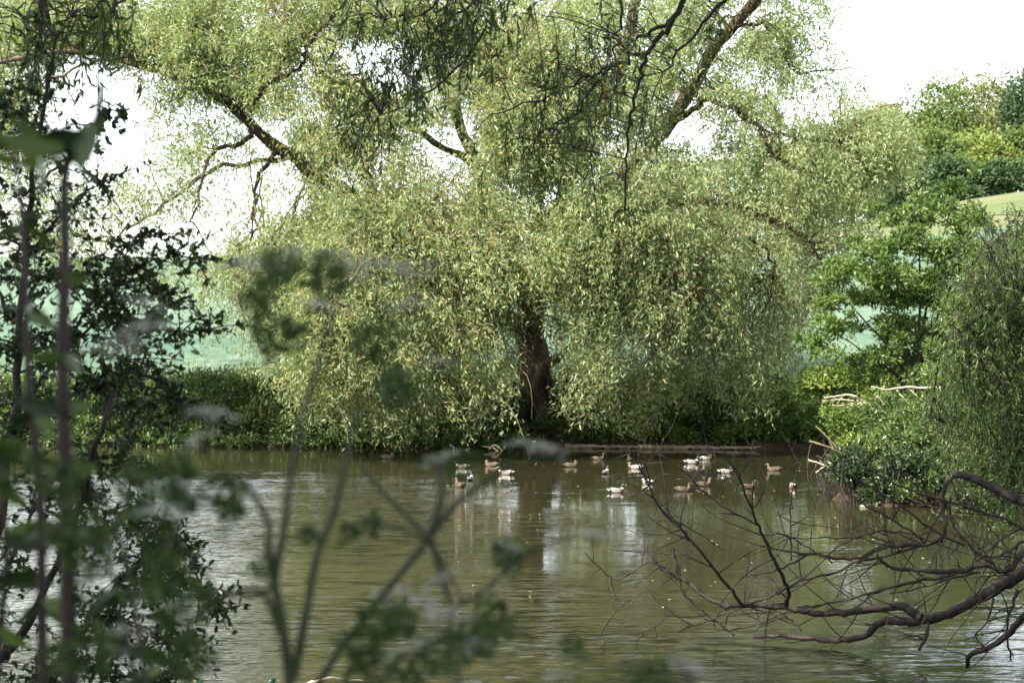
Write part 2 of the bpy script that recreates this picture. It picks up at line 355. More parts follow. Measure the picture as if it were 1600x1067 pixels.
def water_mat():
    m, n, out = new_mat('pond_water')
    g = n.nodes.new('ShaderNodeNewGeometry')
    def mapped(scale):
        mp = n.nodes.new('ShaderNodeMapping'); mp.inputs['Scale'].default_value = scale
        n.links.new(g.outputs['Position'], mp.inputs[0]); return mp
    def noise(vec, s, d, r=0.5):
        t = n.nodes.new('ShaderNodeTexNoise'); t.inputs['Scale'].default_value = s; t.inputs['Detail'].default_value = d
        t.inputs['Roughness'].default_value = r; t.inputs['Distortion'].default_value = 0.6
        n.links.new(vec.outputs[0], t.inputs['Vector']); return t
    a = noise(mapped((0.6, 3.6, 1)), 2.4, 3); b = noise(mapped((1.0, 6.0, 1)), 5.5, 2); c = noise(mapped((0.25, 0.5, 1)), 0.5, 2)
    def math_(op, x, y):
        k = n.nodes.new('ShaderNodeMath'); k.operation = op
        for i, q in enumerate((x, y)):
            if hasattr(q, 'outputs'): n.links.new(q.outputs[0], k.inputs[i])
            else: k.inputs[i].default_value = q
        return k
    patch = noise(mapped((0.10, 0.16, 1)), 0.9, 3)
    pr = n.nodes.new('ShaderNodeMapRange'); pr.inputs[1].default_value = 0.38; pr.inputs[2].default_value = 0.62
    pr.inputs[3].default_value = 0.8; pr.inputs[4].default_value = 1.5
    sxx = n.nodes.new('ShaderNodeSeparateXYZ'); n.links.new(g.outputs['Position'], sxx.inputs[0])
    # the breeze ruffles the open left of the pond more than the sheltered right
    wind = n.nodes.new('ShaderNodeMath'); wind.operation = 'MULTIPLY_ADD'; wind.inputs[1].default_value = -0.02
    n.links.new(sxx.outputs[0], wind.inputs[0]); n.links.new(patch.outputs[0], wind.inputs[2])
    def mr(src, a, b, c, d):
        k = n.nodes.new('ShaderNodeMapRange'); k.interpolation_type = 'SMOOTHSTEP'; n.links.new(src, k.inputs[0])
        for i, q in enumerate((a, b, c, d)): k.inputs[1+i].default_value = q
        return k.outputs[0]
    def ma(op, x, y):
        k = n.nodes.new('ShaderNodeMath'); k.operation = op
        for i, q in enumerate((x, y)):
            if isinstance(q, (int, float)): k.inputs[i].default_value = q
            else: n.links.new(q, k.inputs[i])
        return k.outputs[0]
    jx = ma('MULTIPLY', ma('SUBTRACT', patch.outputs[0], 0.5), 14.0)
    reach = ma('MULTIPLY', ma('MAXIMUM', ma('SUBTRACT', 36.0, sxx.outputs[1]), 0.0), -0.22)
    rx_ = mr(ma('ADD', ma('ADD', sxx.outputs[0], jx), reach), -3.8, 1.2, 1.0, 0.0)
    ry_ = mr(ma('ADD', sxx.outputs[1], ma('MULTIPLY', jx, 0.9)), 46.0, 54.5, 1.0, 0.0)
    ruf = ma('MULTIPLY', rx_, ry_)
    nearw = mr(sxx.outputs[1], 22.0, 36.0, 0.42, 0.14)
    calm = noise(mapped((0.16, 0.30, 1)), 0.9, 3)
    amp = ma('MULTIPLY', ma('ADD', nearw, ma('MULTIPLY', ruf, 1.35)), mr(calm.outputs[0], 0.36, 0.62, 0.55, 1.4))
    def vm(op, x, y=None):
        k = n.nodes.new('ShaderNodeVectorMath'); k.operation = op
        n.links.new(x, k.inputs[0])
        if isinstance(y, tuple): k.inputs[1].default_value = y
        elif y is not None: n.links.new(y, k.inputs[1])
        return k.outputs[0]
    def slope(t, kx, ky): return vm('MULTIPLY', vm('SUBTRACT', t.outputs['Color'], (0.5, 0.5, 0.5)), (kx, ky, 0))
    tot = vm('ADD', slope(a, 0.12, 0.52), slope(b, 0.10, 0.46))
    sc_ = n.nodes.new('ShaderNodeVectorMath'); sc_.operation = 'SCALE'; n.links.new(tot, sc_.inputs[0]); n.links.new(amp, sc_.inputs['Scale'])
    tot = vm('ADD', sc_.outputs[0], slope(c, 0.03, 0.06))
    bpo = vm('NORMALIZE', vm('ADD', tot, (0.0, 0.0, 1.0)))
    mud = noise(mapped((0.12, 0.12, 1)), 0.6, 4)
    r = ramp(n, [(0.35, (0.017, 0.0165, 0.008)), (0.65, (0.026, 0.0245, 0.012))]); n.links.new(mud.outputs[0], r.inputs[0])
    p = n.nodes.new('ShaderNodeBsdfPrincipled'); p.inputs['Roughness'].default_value = 0.04; p.inputs['IOR'].default_value = 1.333
    p.inputs['Specular IOR Level'].default_value = 0.5
    n.links.new(r.outputs[0], p.inputs['Base Color']); n.links.new(bpo, p.inputs['Normal'])
    n.links.new(p.outputs[0], out.inputs['Surface'])
    return m
wv = []; 
wx = np.linspace(-48, 24, 13); wy = np.linspace(2, 80, 13)
WX, WY = np.meshgrid(wx, wy); i_, j_ = np.meshgrid(np.arange(12), np.arange(12)); b0 = (j_*13+i_).ravel()
tag(put('water', mesh_np('water', np.stack([WX, WY, 0*WX], -1).reshape(-1, 3), [np.stack([b0, b0+1, b0+14, b0+13], -1)]), water_mat()),
    'rippled brown green pond water', kind='structure')

# ------------------------------------------------------------ foliage generators
def lump_leaves(C, RR, N, tint_sd=0.15, up=0.25, shell=0.35):
    """leaf positions/directions on uneven lumps. C (m,3) RR (m,3) N per-lump counts"""
    C = np.asarray(C, float); RR = np.asarray(RR, float); N = np.asarray(N, int)
    idx = np.repeat(np.arange(len(C)), N); n = len(idx)
    d = unit(rnd(n)); d[:, 2] = np.where(d[:, 2] < -0.3, -d[:, 2], d[:, 2])
    rad = 1-shell*R.random(n)**1.3
    rad *= 1+0.18*np.sin(d[:, 0]*5+idx)+0.15*np.sin(d[:, 1]*7+idx*2)+0.12*np.sin(d[:, 2]*9+idx*3)
    pos = C[idx]+d*RR[idx]*rad[:, None]
    dr = unit(d*0.7+rnd(n)*0.6+np.array([0, 0, -0.15]))
    tl = R.normal(size=len(C))*tint_sd
    tint = 0.45+tl[idx]+R.normal(size=n)*0.2
    nrm = unit(d+rnd(n)*0.55+np.array([0, 0, up])); S = unit(np.cross(dr, nrm))
    return pos, dr, tint, S
def make_lumps(c, r, n, seed_scale=0.42, low=-0.5):
    d = unit(rnd(n)); d[:, 2] = np.clip(d[:, 2], low, 1)
    C = np.asarray(c)+d*np.asarray(r)*(0.45+0.3*R.random((n, 1)))
    RR = np.asarray(r)*(seed_scale*(0.6+0.6*R.random((n, 1))))
    return C, RR
def bush(name, label, cat, centre, rad, nl, leaves, leaf, mat, group=None, zf=0.55, tint=0.15, stems=5, oval=False):
    cx_, cy_ = centre; gz = gh(cx_, cy_)
    root = thing(name, (cx_, cy_, gz), label, cat, group); o = np.array([cx_, cy_, gz])
    C, RR = make_lumps((cx_, cy_, gz+rad[2]*zf), (rad[0], rad[1], rad[2]*0.62), nl, low=-0.7)
    pos, dr, ti, S = lump_leaves(C, RR, np.full(nl, leaves//nl), tint, shell=0.6)
    k = pos[:, 2] > height(pos[:, 0], pos[:, 1])*1.0-0.02
    k &= pos[:, 2] > 0.08
    pos, dr, ti, S = pos[k], dr[k], ti[k], S[k]
    sz = leaf*(0.7+0.6*R.random(len(pos)))
    f = (oval_mesh if oval else diamond_mesh)('foliage', pos, dr, sz, sz*0.55, ti, origin=o, S=S)
    fo = put('foliage', f, mat, root); fo['kind'] = 'stuff'
    T = Tubes()
    for i in range(stems):
        c = C[R.integers(nl)]
        b = o+np.array([R.normal()*0.2*rad[0], R.normal()*0.2*rad[1], -0.1])
        T.add([b, (b+c)/2+rnd(1)[0]*0.15, c], 0.03, 0.01, 4, 5)
    T.put('stem', M['bark_dark'], root, o)
    return root
def px_lumps(L, leaf_per):
    C = []; RR = []; N = []
    for (u, v, ru, rv, D, *q) in L:
        C.append(P(u, v, D)); rx = ru/F*D; rz = rv/F*D; RR.append((rx, max(rx, rz)*0.9, rz))
        N.append(int(leaf_per*(ru*rv)/1000*(q[0] if q else 1)))
    return np.array(C), np.array(RR), np.array(N)

# ---- weeping strands: the hanging shoots of a willow
def strands(S0, Ls, out, nleaf, lean=0.25):
    """returns polylines (n,5,3) and leaf base/dir arrays"""
    n = len(S0); t = np.linspace(0, 1, 5)
    sway = rnd(n)*0.12
    def pos(tt, idx):
        a = S0[idx]; l = Ls[idx][:, None]; h = out[idx]
        return a+h*l*lean*(1-(1-tt)**2)+np.array([0, 0, -1])*l*(tt**1.5)*0.92+sway[idx]*l*tt**2
    PL = np.stack([pos(np.full((n, 1), q), np.arange(n)) for q in t], 1)
    idx = np.repeat(np.arange(n), nleaf); tt = R.random(len(idx))[:, None]**0.85
    B = pos(tt, idx); B2 = pos(np.minimum(tt+0.03, 1.03), idx)
    T = unit(B2-B)
    D_ = unit(T*0.75+rnd(len(idx))*0.55)
    return PL, B, D_, idx
def nearest(nodes, q):
    d = np.linalg.norm(nodes[None, :, :3]-q[:, None, :], axis=-1); return d.argmin(1), d.min(1)

# ============================================================ THE GREAT WILLOW
WO = np.array([(836-CX)/F*70, 70.0, gh((836-CX)/F*70, 70.0)-0.1])
willow = thing('willow_tree', WO, 'great spreading weeping willow with pale foliage and a dark trunk on the far bank', 'tree')
tr = Tubes()
trunk_pts = [P(832, 690, 70), P(836, 640, 70), P(838, 580, 70), P(830, 520, 70), P(838, 440, 70.5), P(850, 380, 71)]
tp, trr = tr.add(trunk_pts, 0.9, 0.4, 14, 26, 0.06, 0.07)
tr.add([P(838, 610, 69.6), P(850, 575, 68.8), P(885, 550, 68), P(905, 520, 68)], 0.35, 0.1, 8, 10, 0.03, 0.05)
for a in range(9):   # root flare
    an = a*0.7; e = WO+np.array([math.cos(an)*2.0, math.sin(an)*1.7, 0.0]); e[2] = gh(e[0], e[1])-0.1
    tr.add([WO+np.array([math.cos(an)*0.5, math.sin(an)*0.5, 1.3]), WO+np.array([math.cos(an)*1.0, math.sin(an)*0.9, 0.5]), e], 0.5, 0.15, 7, 7, 0.02)
tr.put('trunk', M['bark'], willow, WO)
def rpx(px, D): return px/2/F*D
LIMBS = [  # pixel polyline with depth, start/end thickness in pixels
 ([(832, 540, 70), (760, 470, 69), (660, 390, 67), (560, 315, 66), (455, 245, 65), (400, 200, 64.5), (345, 155, 64), (255, 115, 63), (150, 82, 62), (60, 88, 61), (-60, 110, 60)], 44, 7),
 ([(400, 200, 64.5), (375, 225, 64), (345, 232, 63.5), (322, 258, 63), (308, 320, 62.5), (300, 350, 62)], 14, 4),
 ([(395, 165, 64.5), (420, 130, 64), (470, 105, 63.5), (480, 70, 63), (520, 30, 62)], 16, 5),
 ([(330, 140, 64), (318, 95, 63), (285, 88, 62.5), (240, 110, 62)], 12, 4),
 ([(430, 240, 64.5), (405, 270, 64), (402, 320, 63), (398, 360, 62)], 12, 5),
 ([(470, 245, 65), (495, 225, 64), (520, 205, 63.5)], 12, 5),
 ([(255, 115, 63), (215, 92, 62), (170, 95, 61), (110, 110, 60), (20, 160, 59)], 12, 4),
 ([(830, 500, 70), (790, 380, 69), (740, 260, 67), (700, 130, 66), (640, 20, 65), (600, -100, 64)], 40, 12),
 ([(740, 260, 67), (640, 200, 65), (540, 150, 63), (450, 60, 61)], 18, 6),
 ([(850, 400, 71), (900, 260, 71), (960, 120, 72), (1000, -20, 72), (1020, -150, 72)], 44, 20),
 ([(850, 390, 71), (960, 290, 69), (1060, 170, 67), (1120, 75, 66), (1180, 0, 65), (1230, -80, 64)], 40, 18),
 ([(1140, 45, 65.6), (1190, 38, 65), (1222, 78, 64.5), (1248, 120, 64)], 11, 4),
 ([(940, 300, 69), (1020, 230, 67), (1080, 170, 66), (1110, 160, 65.5), (1150, 170, 65), (1188, 200, 64.5), (1240, 215, 64), (1310, 222, 63)], 18, 6),
 ([(1188, 200, 64.5), (1205, 235, 64), (1235, 258, 63.5), (1290, 280, 63)], 11, 4),
 ([(870, 420, 70), (950, 345, 68), (1020, 322, 66.5), (1110, 316, 65.5), (1180, 332, 64.5), (1240, 358, 64), (1270, 385, 63.5), (1292, 425, 63)], 26, 5),
 ([(1150, 320, 65), (1200, 345, 64.5), (1225, 350, 64), (1280, 330, 63)], 10, 4),
 ([(1100, 345, 66), (1180, 378, 65), (1205, 405, 64.5), (1210, 432, 64)], 9, 4),
 ([(832, 520, 70), (800, 440, 66), (740, 400, 62), (640, 380, 59), (560, 420, 57.5), (500, 480, 57)], 22, 3),
 ([(832, 470, 70), (860, 400, 66), (930, 380, 62), (1010, 400, 60), (1090, 450, 59)], 20, 3),
 ([(832, 440, 70), (840, 300, 66), (820, 200, 62), (800, 130, 60)], 24, 8),
 ([(850, 400, 71), (960, 380, 76), (1060, 420, 79)], 22, 6), ([(835, 450, 71), (700, 380, 77), (520, 380, 80)], 24, 6),
 ([(560, 315, 66), (480, 350, 63), (420, 400, 61), (370, 430, 60)], 16, 5),
 ([(455, 245, 65), (330, 270, 63), (240, 330, 62), (170, 380, 61)], 12, 4),
 ([(150, 82, 62), (80, 60, 60), (20, 10, 59)], 8, 3),
]
nodes = []
lt = Tubes()
for pts, w0, w1 in LIMBS:
    W_ = [P(*q) for q in pts]; D0, D1 = pts[0][2], pts[-1][2]; w0 *= 0.72; w1 *= 0.8
    one = Tubes()
    p, r = one.add(W_, rpx(w0, D0), rpx(w1, D1), 9, len(pts)*4, 0.06, 0.06)
    one.put('limb', M['bark'], willow, WO)
    nodes.append(np.c_[p, r])
nodes = np.concatenate(nodes)
SIL = np.array([(-80, -160), (1500, -160), (1400, 0), (1340, 30), (1350, 90), (1420, 140), (1450, 190), (1430, 250), (1385, 300), (1370, 360), (1310, 420), (1270, 470),
                (1250, 570), (1200, 620), (1100, 605), (1040, 640), (960, 635), (900, 620), (800, 640), (700, 640), (450, 640), (440, 570), (330, 530), (300, 440), (200, 410), (90, 400), (-80, 330)], float)
def inside(pol, U, V):
    c = np.zeros(U.shape, bool); n = len(pol)
    for i in range(n):
        a, b = pol[i], pol[(i+1) % n]
        c ^= ((a[1] > V) != (b[1] > V)) & (U < (b[0]-a[0])*(V-a[1])/(b[1]-a[1]+1e-12)+a[0])
    return c
GAPS = [  # centre, radii, how much of the foliage is left there
 (135, 175, 95, 95, 0.03), (60, 120, 90, 60, 0.35), (290, 290, 210, 125, 0.42), (220, 380, 160, 60, 0.35), (430, 330, 60, 60, 0.6), (360, 500, 110, 90, 0.32), (440, 30, 30, 30, 0.3), (590, 120, 45, 50, 0.35), (470, 130, 40, 50, 0.35),
 (1170, 110, 120, 110, 0.65), (1310, 120, 90, 110, 0.5), (1090, 210, 60, 50, 0.4), (1400, 40, 60, 60, 0.0), (1210, 470, 70, 70, 0.5), (680, 240, 40, 40, 0.5), (1300, 40, 80, 60, 0.5),
 (838, 600, 34, 100, 0.0), (826, 500, 26, 60, 0.15), (1300, 420, 50, 80, 0.5), (1000, 560, 40, 30, 0.5)]
def keep_prob(U, V):
    k = np.ones(U.shape)
    for (a, b, ra, rb, q) in GAPS:
        d = np.hypot((U-a)/ra, (V-b)/rb); k = k*(q+(1-q)*sstep(0.75, 1.15, d))
    return k
# boughs: sprays of hanging shoots, shelf over shelf
NB = 2200
U = R.uniform(-60, 1480, NB*5); V = R.uniform(-70, 650, NB*5)
ok = inside(SIL, U, V) & (R.random(NB*5) < keep_prob(U, V+30)); U, V = np.r_[U[ok][:NB], 830+R.normal(size=70)*55], np.r_[V[ok][:NB], 330+R.normal(size=70)*45]
hd = 13*np.sqrt(np.clip(1-((U-720)/950)**2, 0.05, 1))*(0.75+0.25*sstep(-100, 400, V))
hd = hd*(1-0.22*sstep(880, 1000, U)*sstep(250, 480, V))
q = R.random(len(U)); dy = np.where(q < 0.68, -hd*(0.55+0.45*R.random(len(U))), hd*R.uniform(-0.55, 0.8, len(U)))
D = 70+dy
C = PA(U, V, D)
ni, nd = nearest(nodes, C)
sh = Tubes()
src = nodes[ni][:, :3]; mid = (src+C)/2; mid[:, 2] += 0.12*nd+0.2
t5 = np.linspace(0, 1, 7)[None, :, None]
curve = (1-t5)**2*src[:, None]+2*t5*(1-t5)*mid[:, None]+t5**2*C[:, None]+rnd(len(C)*7).reshape(-1, 7, 3)*0.07
rad0 = np.clip(0.010+0.010*nd, 0.015, 0.045)
k_ = (nd < 4.2) & ~((U < 330) & (V > 190) & (R.random(len(U)) < 0.85))
sh.batch(curve[k_], rad0[k_, None]*np.linspace(1, 0.3, 7)[None], 4)
# shoots from each bough
per = 14
bi = np.repeat(np.arange(len(C)), per)
tpos = R.random(len(bi))**0.6
tt = tpos[:, None]
S0 = (1-tt)**2*src[bi]+2*tt*(1-tt)*mid[bi]+tt**2*C[bi]+rnd(len(bi))*np.array([0.42, 0.42, 0.22])
Ls = R.uniform(0.5, 1.8, len(bi))*(0.7+0.55*sstep(100, 500, V[bi]))
outd = unit(np.c_[(C-src)[bi][:, :2]+rnd(len(bi), 2)*1.5, np.zeros(len(bi))])
PL, B, D_, sidx = strands(S0, Ls, outd, 29, 0.55)
B = B+rnd(len(B))*np.array([0.13, 0.13, 0.10]); D_ = unit(D_+rnd(len(B))*0.32)
lt_bough = (R.normal(size=len(C))*0.09)[bi][sidx]
sz = R.uniform(0.12, 0.245, len(B))
un = CX+B[:, 0]/B[:, 1]*F; vn = CY+(H-B[:, 2])/B[:, 1]*F
jit = R.normal(size=len(B))*10
kp = (R.random(len(B)) < np.sqrt(keep_prob(un+jit, vn+jit))) & (B[:, 2] > 0.35+0.5*R.random(len(B))) & (inside(SIL*1.0, un+jit, np.minimum(vn-45+jit, 639)) | (vn < 450) & (un < 350) & (vn < 420+jit) )
kp &= ~((un > 1330) & (vn < 90)) | (R.random(len(B)) < 0.12)
# the big limbs stand clear of their own foliage
for li, half in [(0, 26), (1, 9), (2, 9), (9, 26), (10, 26), (11, 8), (12, 13), (13, 8), (14, 15), (16, 7), (4, 8)]:
    q_ = np.array([(CX+a[0]/a[1]*F, CY+(H-a[2])/a[1]*F, a[1]) for a in resample([P(*t) for t in LIMBS[li][0]], 40)])
    if li in (0,): q_ = q_[(q_[:, 0] < 480)]
    if li == 9: q_ = q_[q_[:, 1] < 160]
    if li == 10: q_ = q_[(q_[:, 1] < 190)]
    if li == 14: q_ = q_[q_[:, 0] > 1010]
    for (a, b, dd_) in q_:
        near_ = (np.abs(un-a) < half) & (np.abs(vn-b) < half)
        hit = near_ & (np.hypot(un-a, vn-b) < half*0.7) & (B[:, 1] < dd_+0.2)
        kp &= ~(hit & (R.random(len(B)) < 0.55))
# sparse where sky shows between the boughs
sp = vnoise(B[:, 0], B[:, 2], 1.1, 3)+0.8*vnoise(B[:, 0]+B[:, 1], B[:, 2], 2.3, 9)
kp &= (R.random(len(B)) < np.clip(0.95+0.5*sp, 0.18, 1))
B, D_, sz = B[kp], D_[kp], sz[kp]; lt_ = lt_bough[kp]
tint = 0.42+lt_+R.normal(size=len(B))*0.17
cat_ = R.random(len(B)) < 0.05+0.07*np.exp(-((un[kp]-650)/330)**2)
tint = np.where(cat_, 0.93+0.07*R.random(len(B)), np.clip(tint, 0, 0.86))
print('willow leaves', len(B))
ob = put('crown', diamond_mesh('crown', B, D_, sz, sz*0.26, tint, origin=WO), M['willow'], willow); ob['kind'] = 'stuff'
sh.batch(PL[::6], np.broadcast_to(np.linspace(0.014, 0.005, 5)[None], (len(PL[::6]), 5)), 3)
o_ = sh.put('shoots', M['twig'], willow, WO); o_['kind'] = 'stuff'

# ============================================================ FAR WOOD
def far_tree(u, vtop, D, wpx, mat, label, hfac=1.0, n=6500, name='broadleaf_tree', lumps=26):
    x = (u-CX)/F*D; gz = gh(x, D); top = H+(CY-vtop)/F*D; hgt = top-gz; rx = wpx/2/F*D*1.2
    root = thing(name, (x, D, gz), label, 'tree', 'trees of the far wood'); o = np.array([x, D, gz])
    T = Tubes(); T.add([o+[0, 0, -0.3], o+[0.2, 0, hgt*0.35], o+[0, 0.1, hgt*0.75]], 0.022*hgt+0.1, 0.08, 7, 8, 0.05)
    T.put('trunk', M['bark'], root, o)
    C, RR = make_lumps((x, D, gz+hgt*0.46), (rx*1.1, rx, hgt*0.55), lumps, 0.48, -0.95)
    pos, dr, ti, S = lump_leaves(C, RR, np.full(lumps, n//lumps), 0.16, shell=0.45)
    sz = R.uniform(0.35, 0.7, len(pos))
    c = put('crown', diamond_mesh('crown', pos, dr, sz, sz*0.62, ti, origin=o, S=S), mat, root); c['kind'] = 'stuff'
FT = [
 (1075, 235, 262, 90, 'woodA', 'rounded dark tree seen through the willow at the left end of the far wood'),
 (1130, 205, 270, 100, 'woodA', 'taller rounded tree seen through the willow beside the left end of the wood'),
 (1200, 215, 268, 90, 'woodA', 'green tree half hidden by the willow limb in the far wood'),
 (1265, 200, 272, 90, 'woodD', 'buff green tree behind the willow foliage in the far wood'),
 (1330, 185, 268, 90, 'woodD', 'buff young leafed tree just inside the right edge of the willow'),
 (1385, 165, 270, 80, 'woodD', 'pale buff tree at the right edge of the willow'),
 (1430, 160, 275, 80, 'woodD', 'pale buff tree next to the bright green tree on the hill'),
 (1475, 130, 268, 100, 'woodA', 'bright green tree at the middle of the visible wood'),
 (1530, 112, 278, 110, 'woodD', 'tallest pale yellow tree topping the hill wood'),
 (1505, 200, 258, 90, 'woodB', 'yellow green tree in front of the pale tall one'),
 (1560, 165, 270, 90, 'woodD', 'pale feathery tree beside the dark green one'),
 (1605, 98, 262, 80, 'woodC', 'dark blue green tree at the right end of the wood'),
 (1650, 110, 268, 100, 'woodC', 'dark green tree at the outer right of the wood'),
 (1455, 205, 250, 80, 'woodA', 'green tree low in the wood above the meadow'),
 (1410, 230, 248, 80, 'woodC', 'dark tree at the shaded foot of the wood by the willow'),
 (1550, 222, 247, 70, 'woodB', 'small bright yellow green tree at the foot of the wood'),
 (1595, 205, 250, 80, 'woodA', 'mid green tree at the foot of the wood by the right edge'),
 (1500, 245, 244, 70, 'woodA', 'low round green tree at the edge of the meadow'),
 (1360, 240, 250, 80, 'woodC', 'dark low tree behind the willow edge'),
 (1300, 250, 255, 90, 'woodC', 'dark low tree further behind the willow foliage'),
 (1720, 130, 262, 120, 'woodA', 'broad tree of the wood beyond the right edge'),
]
for k, (u, vt, D_t, wp, mt, lab) in enumerate(FT): far_tree(u, vt, D_t, wp, M[mt], lab, n=3500 if u < 1350 else 9500, lumps=26 if u < 1350 else 40)
for k, (u, vt, wp, lab) in enumerate([(1405, 290, 60, 'dark bush at the left end of the hedge below the wood'), (1448, 282, 60, 'dark bush second along the hedge below the wood'),
        (1490, 280, 60, 'dark bush in the middle of the hedge below the wood'), (1535, 272, 60, 'dark bush above the right part of the meadow'), (1580, 266, 60, 'dark bush at the right end of the hedge below the wood'), (1625, 260, 60, 'dark bush of the hedge at the picture edge')]):
    x = (u-CX)/F*240
    bush('hedge_bush', lab, 'bush', (x, 241), (4.8, 3.0, R.uniform(4, 8)), 14, 3000, 0.6, M['woodC'], 'bushes coloured dark for the shade along the wood edge', zf=0.25)  # dark leaf colour stands in for shade at the foot of the wood

# ============================================================ FAR BANK PLANTS
def bank_lump_plant(name, label, cat, L, per, leaf, mat, group=None, stems=0, oval=False, ratio=0.55, shell=0.6):
    C, RR, N = px_lumps(L, per)
    b = np.array([C[:, 0].mean(), C[:, 1].mean(), 0]); b[2] = gh(b[0], b[1])
    root = thing(name, b, label, cat, group)
    pos, dr, ti, S = lump_leaves(C, RR, N, 0.16, shell=shell)
    k = pos[:, 2] > np.maximum(height(pos[:, 0], pos[:, 1]), 0.05)
    pos, dr, ti, S = pos[k], dr[k], ti[k], S[k]
    sz = leaf*(0.65+0.7*R.random(len(pos)))
    f = put('foliage', (oval_mesh if oval else diamond_mesh)('foliage', pos, dr, sz, sz*ratio, ti, origin=b, S=S), mat, root); f['kind'] = 'stuff'
    if stems:
        T = Tubes()
        for i in range(stems):
            c = C[i % len(C)]; s = b+np.array([R.normal()*0.25, R.normal()*0.25, -0.1])
            T.add([s, s*0.5+c*0.5+np.array([0, 0, 0.25])+rnd(1)[0]*0.15, c], 0.05, 0.015, 5, 7, 0.02)
        T.put('stem', M['bark_dark'], root, b)
    return root
# undergrowth on the right part of the far bank
UG = [(905, 655, 'low nettle clump beside the willow trunk'), (960, 650, 'bright broad leaved clump right of the trunk'), (1015, 655, 'leafy clump under the right skirt of the willow'), (1070, 650, 'green clump over the pale soil strip'),
      (1125, 655, 'dark bushy clump over the pale bank'), (1180, 645, 'bright leafy clump near the right of the willow skirt'), (1235, 640, 'bright clump where the willow skirt ends'), (1285, 630, 'tall bright clump right of the willow skirt')]
for i, (u, v, lab) in enumerate(UG):
    L = [(u+R.normal()*18, q_, R.uniform(20, 34), R.uniform(14, 24), np.interp((u-CX)/F*66, POND[:7, 0], POND[:7, 1])+0.9+(690-q_)*0.02+R.uniform(-0.4, 0.5)) for j in range(14) for q_ in [R.uniform(590, 688)]]
    bank_lump_plant('nettle_clump', lab, 'plant', L, 560, 0.15, M['nettle' if i % 4 else 'bush'], 'leafy clumps along the far bank', 4, ratio=0.6)
LB = [(20, 640, 'dark bush at the left edge of the far bank behind the near shrub'), (85, 640, 'dark bush behind the thick dark stem on the far bank'), (150, 640, 'dark leafy bush on the far bank just right of the thick dark stem'), (210, 645, 'green bush left of the bright gap in the far bank'), (270, 640, 'bright green bush on the left of the far bank'), (330, 640, 'bush under the gap where the crop field shows'), (390, 645, 'dark bush left of the willow skirt'),
      (450, 640, 'dark bush behind the left edge of the willow skirt'), (510, 650, 'dark bush under the left skirt of the willow'), (570, 650, 'shaded bush under the middle of the left skirt'), (640, 655, 'shaded bush behind the dead sticks'), (710, 655, 'shaded bush left of the trunk'), (770, 658, 'small shaded bush against the trunk')]
for i, (u, v, lab) in enumerate(LB):
    D0 = np.interp((u-CX)/F*69, POND[:7, 0], POND[:7, 1])+2.2
    L = [(u+R.normal()*20, q_, R.uniform(24, 38), R.uniform(18, 30), D0-2.1+(690-q_)*0.03+R.uniform(-0.2, 0.8)) for j in range(16) for q_ in [R.uniform(598, 692)]]
    L += [(u+R.uniform(-32, 32), R.uniform(686, 697), R.uniform(14, 24), R.uniform(8, 13), D0-2.45+R.uniform(-0.25, 0.1)) for j in range(6)]
    bank_lump_plant('bank_bush', lab, 'bush', L, 420, 0.15, M['bush'], 'dark bushes along the left of the far bank', 4)
# hedge on the right behind the bay
HB = [(1290, 600, 62, 'light green hedge bush at the water bend'), (1345, 605, 60, 'hedge bush behind the bleached dead branch'), (1400, 600, 58, 'hedge bush under the small broad leaved tree'), (1455, 610, 55, 'hedge bush beside the near willow drape'),
      (1515, 600, 52, 'hedge bush half hidden by the near willow drape'), (1575, 600, 50, 'hedge bush behind the near willow at the right edge')]
for i, (u, v, D0, lab) in enumerate(HB):
    L = [(u+R.normal()*22, v+R.normal()*18, R.uniform(26, 40), R.uniform(18, 30), D0+R.uniform(-1.5, 2)) for j in range(11)]
    bank_lump_plant('hedge_bush', lab, 'bush', L, 420, 0.14, M['nettle' if i < 3 else 'bush'], 'hedge bushes on the right bank', 4)
PB = [(1330, 665, 54, 'leafy clump hanging over the inner corner of the earth bank'), (1375, 655, 51, 'dark leafy clump on top of the earth bank'), (1420, 650, 48, 'broad clump on the earth bank left of its bare face'), (1345, 705, 48, 'low leafy clump on the tip of the earth bank'),
      (1340, 745, 44.6, 'added fringe of dark leaves darkening the waterline at the tip of the earth bank'), (1375, 762, 43.9, 'added dark ragged leaves darkening the roots of the earth bank'), (1405, 750, 43.6, 'added dark leaves darkening the bank below the bare earth face'), (1470, 745, 43, 'added dark leaves darkening the water edge behind the near willow drape'), (1540, 750, 42.5, 'added dark leaves darkening the water edge near the right edge behind the drape'),
      (1395, 690, 46, 'leafy clump between the dock plants on the earth bank'), (1440, 700, 44.8, 'leafy clump right of the dock plants by the bare earth face'),
      (1480, 660, 46, 'dark clump above the bare earth face'), (1550, 670, 45, 'dark clump on the earth bank behind the willow drape')]
for i, (u, v, D0, lab) in enumerate(PB):
    L = [(u+R.normal()*18, v+R.normal()*16, R.uniform(22, 36), R.uniform(14, 26), D0+R.uniform(-1, 1.2)) for j in range(9)]
    bank_lump_plant('nettle_clump', lab, 'plant', L, 420, 0.12, M['nettle' if i in (0, 3) else 'shrub' if 4 <= i <= 8 else 'bush'], 'leafy clumps on the right earth bank', 3)  # darker leaves put shade into the bank; low fringes added to darken its foot
